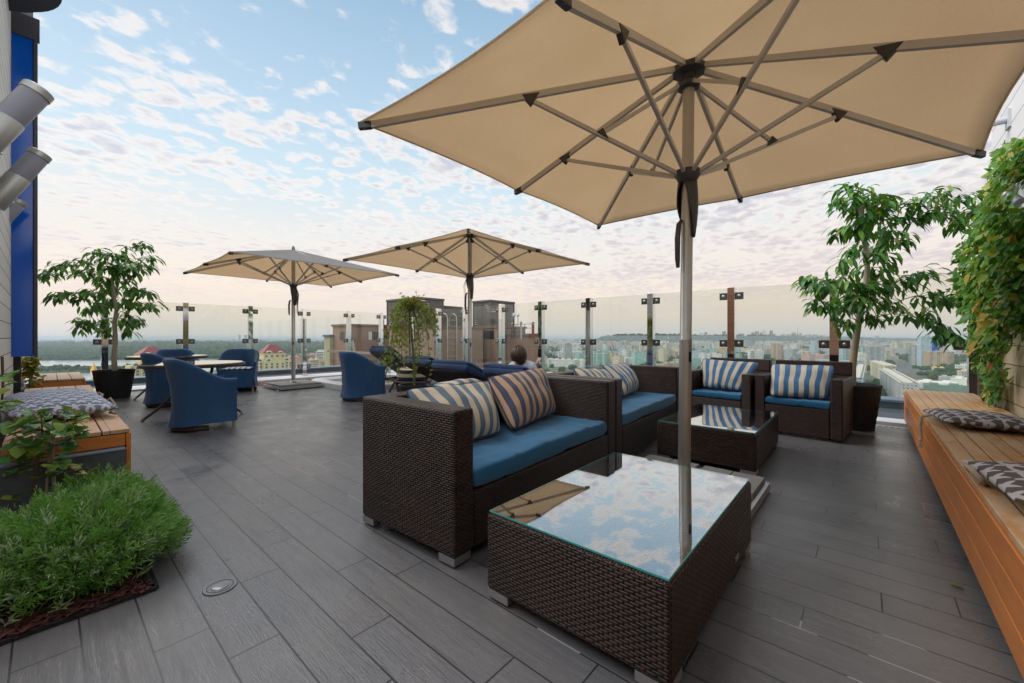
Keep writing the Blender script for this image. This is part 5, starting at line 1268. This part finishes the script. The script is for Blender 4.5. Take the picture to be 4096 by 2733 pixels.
# yellow blocks with red tent roofs
def red_roof_house(label,xl,xr,ye,yp,d,wing):
    w=(xr-xl)*d/F; he=(H-GZ)-(ye-Y0)*d/F; hp=(H-GZ)-(yp-Y0)*d/F; x=(xl+xr)/2; p=atd(x,d,GZ); az=math.atan2(p.y,p.x)
    t=thing('red_roofed_house',label,'building',(p.x,p.y,GZ),az-R(90)+R(14),'yellow blocks with red tent roofs'); a=w/2; reg(x,d,w*1.2)
    b=MB(); b.box(-a,a,-a,a,0,he); o=b.build('wall',M['plain_wall'],t); o.color=S(206,192,148)
    b=MB(); b.box(-a*1.7,a*1.75,-a*.8,a*.9,0,he-wing); o=b.build('wing',M['plain_wall'],t); o.color=S(208,196,156)
    b=MB(); q=a*1.08; c=a*.28; b.add([(-q,-q,he),(q,-q,he),(q,q,he),(-q,q,he),(-c,-c,hp),(c,-c,hp),(c,c,hp),(-c,c,hp)],[(0,1,5,4),(1,2,6,5),(2,3,7,6),(3,0,4,7),(4,5,6,7),(3,2,1,0)]); rf=b.build('roof',M['red_roof'],t)
    b=MB(); b.cyl((0,0,hp),(0,0,hp+2.5),.15); b.build('spire',M['steel_dark'],rf)
    for gx,gy,gz,r in ((-a*.5,-a*1.02,he-.5,a*.3),(a*.55,-a*1.02,he-.5,a*.24),(-a*1.3,-a*.82,he-wing,a*.3),(a*1.2,-a*.82,he-wing,a*.3),(-a*.55,-a*1.03,he-wing,a*.3)):
        b=MB(); n=14; pts=[(gx+r*math.cos(PI*i/n),gz+r*math.sin(PI*i/n)) for i in range(n+1)]
        vs=[(u,gy-.25,z) for u,z in pts]+[(u,gy+1.2,z) for u,z in pts]; b.add(vs,[tuple(range(n+1)),tuple(range(n+1,2*n+2))[::-1]]+[(i,n+1+i,n+2+i,i+1) for i in range(n)]); gb=b.build('gable',M['white_trim'],t)
        b=MB(); b.add([(gx+(u-gx)*.6,gy-.3,gz+(z-gz)*.6+.15) for u,z in pts],[tuple(range(n+1))]); b.build('arch_window',M['city_window'],gb)
    proto=None
    for side,y0,x0,x1,zt in ((0,-a*1.0,-a,a,he-3.5),(1,-a*.8,-a*1.7,-a,he-wing-3),(1,-a*.8,a,a*1.75,he-wing-3)):
        k=max(2,int((x1-x0)/5.2))
        for i in range(k):
            for j in range(9):
                z=zt-3.1*j; 
                if side==0 and abs(z-(he-wing))<2.5: continue
                if z<he-40: continue
                if proto is None:
                    b=MB(); b.box(-1.1,1.1,-.12,.05,-1.,1.); b.box(-1.35,1.35,-.3,-.13,-1.15,-1.); proto=b.build('window',M['city_window'],t); o=proto
                else: o=proto.copy(); COL.objects.link(o)
                o.location=(x0+(i+.5)*(x1-x0)/k,y0,z)
    return t
red_roof_house('yellow block with red tent roof showing between parasol pole and round tables',1050,1126,1411,1378,470,9)
red_roof_house('yellow block with red tent roof behind the far round table',563,644,1418,1388,440,11)
t=thing('gold_dome','small gold topped church turret by the river behind the potted tree','church',gp(375,1530)); b=MB(); b.cyl((0,0,0),(0,0,18),4); o=b.build('drum',M['plain_wall'],t); o.color=COLS['cream']; b=MB(); b.lathe([(4.4,18),(4.2,20),(2.6,25),(1,30),(.2,34),(0,34)],14); b.build('dome',M['gold'],t,True)
# left middle ground
for L_ in (('pale pink block with brick bays just beyond the middle yellow house',1150,1195,1432,620,18,'pink',12,2),('brick red low block beyond the slim parasol pole',1196,1236,1428,700,16,'brick red',-8,2),('cream block with grey roof beside the brick red one',1236,1275,1441,640,16,'cream',10,2),('white stepped block next to the brown rooftop hut',1272,1330,1407,760,18,'white',-20,3),('tan block low behind the cream one before the brown hut',1280,1330,1446,600,15,'tan',8,2),('pink block over the roof edge left of the white stepped one',1205,1262,1420,850,20,'pink',5,2)):
    hero(L_[0],L_[1],L_[2],L_[3],L_[4],L_[5],L_[6],L_[7],L_[8])
# city side
for L_ in (
 ('big white nine storey stepped block straight across the valley, front step',2233,2327,1408,1380,30,'white',12,4),
 ('upper step of the big white stepped block',2249,2322,1393,1560,24,'white',12,5),
 ('topmost white slab rising behind the stepped block',2262,2320,1377,2100,20,'white',10,5),
 ('white slab with dark balconies behind the stepped block, farther along',2230,2270,1372,2400,20,'cream',-12,3),
 ('long white slab with balconies directly over the sofa back',2187,2342,1440,1010,14,'white',-22,6),
 ('white slab block close behind the corner sofa pillow',2500,2580,1434,1150,14,'white',18,4),
 ('grey white tower block with a dark cross stripe',2981,3014,1364,2350,24,'pale grey',10,1),
 ('cream sixteen storey tower with white flank',3086,3120,1383,1750,20,'cream',-15,1),
 ('low orange block with violet windows above the armchair back',2815,2892,1419,1500,14,'orange',3,3),
 ('white panel tower with plain flank above the striped armchair pillow',2998,3046,1403,1350,22,'white',22,2),
 ('pale panel slab with red roof storey beside the plain flanked tower',3135,3195,1415,1330,14,'pale blue',-8,3),
 ('cream panel tower with red stripe right over the armchair by the tree pot',3196,3236,1408,1320,20,'cream',14,2),
 ('mint green panel slab farther along past the cream striped tower',3238,3300,1420,1300,14,'mint green',-6,3),
 ('mint and white panel slab above the farther coffee table',2800,2862,1393,1850,14,'mint green',8,4),
 ('pale yellow panel slab next to the mint one',2864,2900,1391,1870,14,'yellow',8,3),
 ('white and mint panel slab reaching the grey tower',2902,2975,1394,1830,14,'mint green',8,4),
 ('tall plain white flank slab beside the potted tree trunk',3420,3458,1416,860,12,'white',-55,1),
 ('grey stepped tower by the avenue past the tree trunk',3474,3527,1388,1050,22,'pale grey',15,2),
 ('unfinished grey concrete frame building beside the blue glazed tower',3714,3793,1408,1000,30,'tan',-10,1),
 ('tall white and pale blue tower over the long bench',3681,3712,1348,1020,22,'pale blue',20,1),
 ('tall white tower with bright blue glazed strip over the long bench',3716,3774,1351,1080,22,'white',-12,2)):
    hero(L_[0],L_[1],L_[2],L_[3],L_[4],L_[5],L_[6],L_[7],L_[8])
p=atd(3737,1066); t=thing('blue_glazing','bright blue glazed strip running up the tall white tower','facade strip',(p.x,p.y,GZ),math.atan2(p.y,p.x)-R(102)); b=MB(); b.box(-8,8,-3,3,30,72); b.build('blue_pane',M['blue_glass'],t)
def slab_near(label,pts,h,col):
    (xa,ya),(xb,yb)=pts; A_=gp(xa,ya);B_=gp(xb,yb); c=(A_+B_)/2; dv=(B_-A_); t=thing('apartment_block',label,'building',(c.x,c.y,GZ),math.atan2(dv.y,dv.x),'buildings of the city below'); L=dv.length; OCC.append((c.x,c.y,L*.35))
    b=MB(); b.box(-L/2,L/2,-7,7,0,h); o=b.build('wall',M['facade'],t); o.color=COLS[col]; 
    n=int(L/14)
    for i in range(n):
        b=MB(); x=-L/2+(i+.5)*L/n; b.box(x-2,x+2,-4.5,2.5,h+.03,h+1.7); q=b.build('roof_box',M['white_trim'],t)
    b=MB(); b.box(-L/2,L/2,-7.3,-6.9,h+.02,h+1.2); b.box(-L/2,L/2,6.9,7.3,h+.02,h+1.2); b.build('parapet',M['white_trim'],t)
slab_near('long receding slab block with rows of roof boxes along the avenue, farther one',[(3500,1500),(3562,1530)],27,'cream')
slab_near('long receding slab block with rows of roof boxes nearest the roof edge',[(3545,1552),(3640,1640)],27,'pale grey')
slab_near('balconied slab low beside the dark pot, blue and white',[(3420,1600),(3440,1520)],26,'pale blue')
for (lab,xl,xr,yb,h,dep,col) in (('long low white hall over the cushion on the long bench',3690,3800,1556,9,40,'white'),('low white domed hall beyond the long white hall',3770,3830,1530,8,30,'pale grey'),('low green roofed shed behind the long bench cushion',3720,3830,1566,8,24,S(112,140,130)),('low pale shed at the creeper edge',3830,3900,1540,9,30,'white'),('yellow roofed pavilion by the road junction',3735,3772,1483,6,12,'yellow'),('white apartment rows near the creeper edge',3842,3930,1500,18,14,'white'),('white apartment row nearer the creeper, lower',3850,3935,1525,16,14,'cream')):
    d=dg(yb); building(lab,(xl+xr)/2,d,(xr-xl)*d/F,dep,h,col,rgc.uniform(-12,12),GZ,2,'low halls and sheds of the city below','low_hall','plain_wall' if h<10 else 'facade'); reg((xl+xr)/2,d,30)
# striped chimney
p=gp(2673,1398); t=thing('power_chimney','thin red and white banded chimney rising before the wooded ridge','chimney',p); d=dg(1398); h=(1398-1331)*d/F
for i in range(8):
    b=MB(); b.cyl((0,0,h*i/8),(0,0,h*(i+1)/8-.05),3.4-i*.18,3.4-(i+1)*.18); b.build('band',M['red_pipe'] if i%2==0 else M['white_trim'],t,True)
# rows of blocks, nearest rows largest
def kindof(h): return 'slab block' if h<30 else 'tower block'
def zone(d): return 'in the near rows of the city below' if d<1300 else ('in the middle of the hazy city' if d<2500 else 'in the far hazy city under the wooded ridge')
rows=[(760,3,'n'),(900,6,'n'),(1080,14,'n'),(1280,22,'n'),(1500,28,'n'),(1780,32,'n'),(2150,34,'n'),(2600,30,'n')]
ck=['white','cream','pale grey','white','cream','pale grey','pale blue','pink','mint green','tan']
nb=0
for d0,n,_ in rows:
    k=0;tries=0
    while k<n and tries<400:
        tries+=1; d=d0*rgc.uniform(.93,1.08); x=rgc.uniform(2130,4060); y=Y0+(H-GZ)*F/d
        if any(inpoly(x,y+dy,E) for E in EXC for dy in (0,-6,6)): continue
        if x>3560 and d<1500 and rgc.random()<.75: continue
        tp=rgc.random(); col=rgc.choice(ck)
        if tp<.55: w,dep,h=rgc.uniform(55,110),13,rgc.choice((15,27,27,30))
        elif tp<.8: w,dep,h=rgc.uniform(22,32),18,rgc.choice((36,48,50))
        else: w,dep,h=rgc.uniform(40,70),12,rgc.choice((15,18))
        if d<1000: h=min(h,27)
        p=atd(x,d)
        if any((p.x-a)**2+(p.y-b_)**2<(r+w*.4)**2 for a,b_,r in OCC): continue
        OCC.append((p.x,p.y,w*.36)); k+=1; nb+=1
        building(f'{col} {kindof(h)} {zone(d)}',x,d,w,dep,h,col,rgc.choice((-25,-20,-15,62,68,20)),GZ,rgc.randint(1,4),'rows of blocks in the city below','apartment_block',detail=False)
# everything smaller and farther: one mass of little blocks
b=MB(); rgm=random.Random(99)
for _ in range(900):
    d=rgm.uniform(1900,4900)**1.0; x=rgm.uniform(2120,4200); p=atd(x,d,GZ); w=rgm.uniform(15,50); h=rgm.choice((12,15,15,27,27,36)); a_=rgm.choice((-.3,1.2,.4))+math.atan2(p.y,p.x); 
    b.box(-w,w,-7,7,0,h,Matrix.Translation(p)@Matrix.Rotation(a_,4,'Z'))
o=b.build('far_city',M['facade']); o.color=S(196,192,184); tag(o,None,'city blocks',None,'stuff')
# far skyline across the river
for i in range(58):
    x=rgc.uniform(140,1345); d=rgc.uniform(4900,7000); h=rgc.choice((26,28,30,38,45,50)); w=rgc.uniform(30,150) if h<40 else rgc.uniform(24,40); col=rgc.choice(('white','cream','pale grey','white','pink'))
    building(f'{col} {kindof(h)} on the hazy skyline beyond the river wood',x,d,w,16,h,col,rgc.uniform(-30,30),GZ,2,'blocks on the skyline beyond the river','apartment_block',detail=False)
for xl,xr,yt,nm in ((953,962,1341,'slim dark grey tower rising alone on the far river skyline'),(979,991,1341,'wider dark grey tower on the far river skyline, hidden by a chrome post')):
    hero(nm,xl,xr,yt,5600,30,'pale grey',0,1)
# wooded ridge with the old town along its crest
prof=[(2330,1362),(2390,1353),(2430,1345),(2480,1340),(2540,1337),(2620,1337),(2750,1340),(2850,1344),(3000,1343),(3200,1346),(3400,1351),(3600,1356),(3900,1359),(4300,1360),(4700,1360)]
def crest(x):
    if x<=prof[0][0]: return 1364
    for (a,ya),(c,yc) in zip(prof[:-1],prof[1:]):
        if a<=x<=c: return lerp(ya,yc,(x-a)/(c-a))
    return 1360
b=MB(); xs=[2300+i*20 for i in range(121)]; ds=[4700,4900,5150,5450,5800,6200,6900,8200]
def rid(x,j):
    d=ds[int(j)]; f=[0,.25,.55,.8,.95,1.,.95,.6][int(j)]; p=atd(x,d); zc=H-(crest(x)-Y0)*6200/F; nz=noise.noise(Vector((x*.013,j*.9,2)))*14*min(1,f*2)
    return Vector((p.x,p.y,GZ+(zc-GZ)*f+nz-2))
b.grid(rid,xs,[0,1,2,3,4,5,6,7]); struct(b.build('hills',M['hill_green'],None,True,angle=180))
b=MB()
for i in range(1500):
    x=rgc.uniform(2400,4300); j=rgc.uniform(.2,5); p0=rid(x,int(j)); p1=rid(x,min(7,int(j)+1)); p=p0.lerp(p1,j-int(j)); r=rgc.uniform(14,26); b.sphere(p,r,r,r*.8,6,4,.25,rgc)
tag(b.build('ridge_wood',M['hill_green']),'woods covering the distant ridge','woodland',None,'stuff')
for i in range(62):
    x=rgc.choice((rgc.uniform(2450,4080),rgc.uniform(2700,3420),rgc.uniform(2950,3420))); d=rgc.uniform(5900,6500); zc=H-(crest(x)-Y0)*6200/F
    px_h=rgc.choice((5,6,7,8,9,11,14,18,22)); h=px_h*d/F+14; w=rgc.uniform(14,30)*px_h**.2 if px_h>8 else rgc.uniform(25,90); col=rgc.choice(('white','cream','pale grey','pale grey','pink','tan'))
    building(f'{col} {"high rise" if px_h>8 else "building"} of the old town along the distant ridge crest',x,d,w,22,h,col,rgc.uniform(-30,30),zc-16,1,'old town buildings on the ridge crest','ridge_building',detail=False)
p=atd(3190,6200,H-(1348-Y0)*6200/F); t=thing('radio_mast','thin lattice mast on the distant ridge','mast',p); b=MB(); b.cyl((0,0,-10),(0,0,150),3,.8,6); b.build('mast_shaft',M['brown_dark'],t)
for i in range(24):
    x=rgc.uniform(2150,2440); d=rgc.uniform(5500,8500); h=rgc.choice((28,30,45,50)); building('pale block on the hazy skyline between the brown hut and the ridge',x,d,rgc.uniform(40,120),16,h,rgc.choice(('white','pale grey')),rgc.uniform(-30,30),GZ,1,'blocks on the skyline short of the ridge','apartment_block',detail=False)
# greenery between the blocks
TR=[([(2130,1378),(4090,1378),(4090,1405),(2130,1405)],700,(9,16),0),([(2130,1402),(4090,1402),(4090,1440),(2130,1440)],700,(6,11),0),([(2130,1440),(4090,1440),(4090,1520),(2130,1520)],330,(4,8),0),([(3520,1428),(3570,1428),(3575,1465),(3530,1465)],60,(5,8),0),([(3612,1420),(3676,1420),(3680,1452),(3640,1452)],110,(6,9),0),([(3795,1420),(3960,1420),(3960,1452),(3800,1452)],190,(6,9),0),([(3478,1528),(3520,1528),(3530,1600),(3470,1600)],40,(4,6),0),([(3810,1470),(3850,1470),(3850,1510),(3815,1510)],40,(6,9),0),([(1130,1440),(1340,1440),(1340,1500),(1130,1500)],60,(5,8),0)]
blobs('city_trees',M['wood_green'],TR,None,'trees and shrubbery filling the gaps between the city blocks','greenery')
# cars on the avenue
def car(label,p,rz,col):
    t=thing('car',label,'car',p,rz,'cars on the avenue far below'); b=MB(); b.box(-2.2,2.2,-.9,.9,.35,.95); o=b.build('body',M['plain_wall'],t,bevel=.2); o.color=col
    b=MB(); b.add([(-1.5,-.8,.96),(1.1,-.8,.96),(1.1,.8,.96),(-1.5,.8,.96),(-1.1,-.7,1.5),(.5,-.7,1.5),(.5,.7,1.5),(-1.1,.7,1.5)],[(0,1,5,4),(1,2,6,5),(2,3,7,6),(3,0,4,7),(4,5,6,7)]); b.build('cabin',M['city_window'],t)
    for x in (-1.4,1.4):
        for y in (-.9,.9):
            b=MB(); b.cyl((x,y-.1,.35),(x,y+.1,.35),.35,n=10); b.build('wheel',M['rubber'],t)
    return t
cl=[S(190,40,40),S(220,220,220),S(60,60,66),S(180,184,190)]; c0=None
rd=gp(3600,1480)-gp(3560,1445); rza=math.atan2(rd.y,rd.x)
pr_=[car(('red','white','dark','silver')[i]+' car on the avenue far below the terrace',gp(3585+i*14,1478+i*9),rza,cl[i]) for i in range(4)]
for i in range(20):
    f=rgc.random(); y=lerp(1432,1575,f); x=lerp(3552,3690,f**.8)+rgc.uniform(-16,20)*f; dup(pr_[i%4],pr_[i%4]['label'],gp(x,y,GZ+.7),rza)
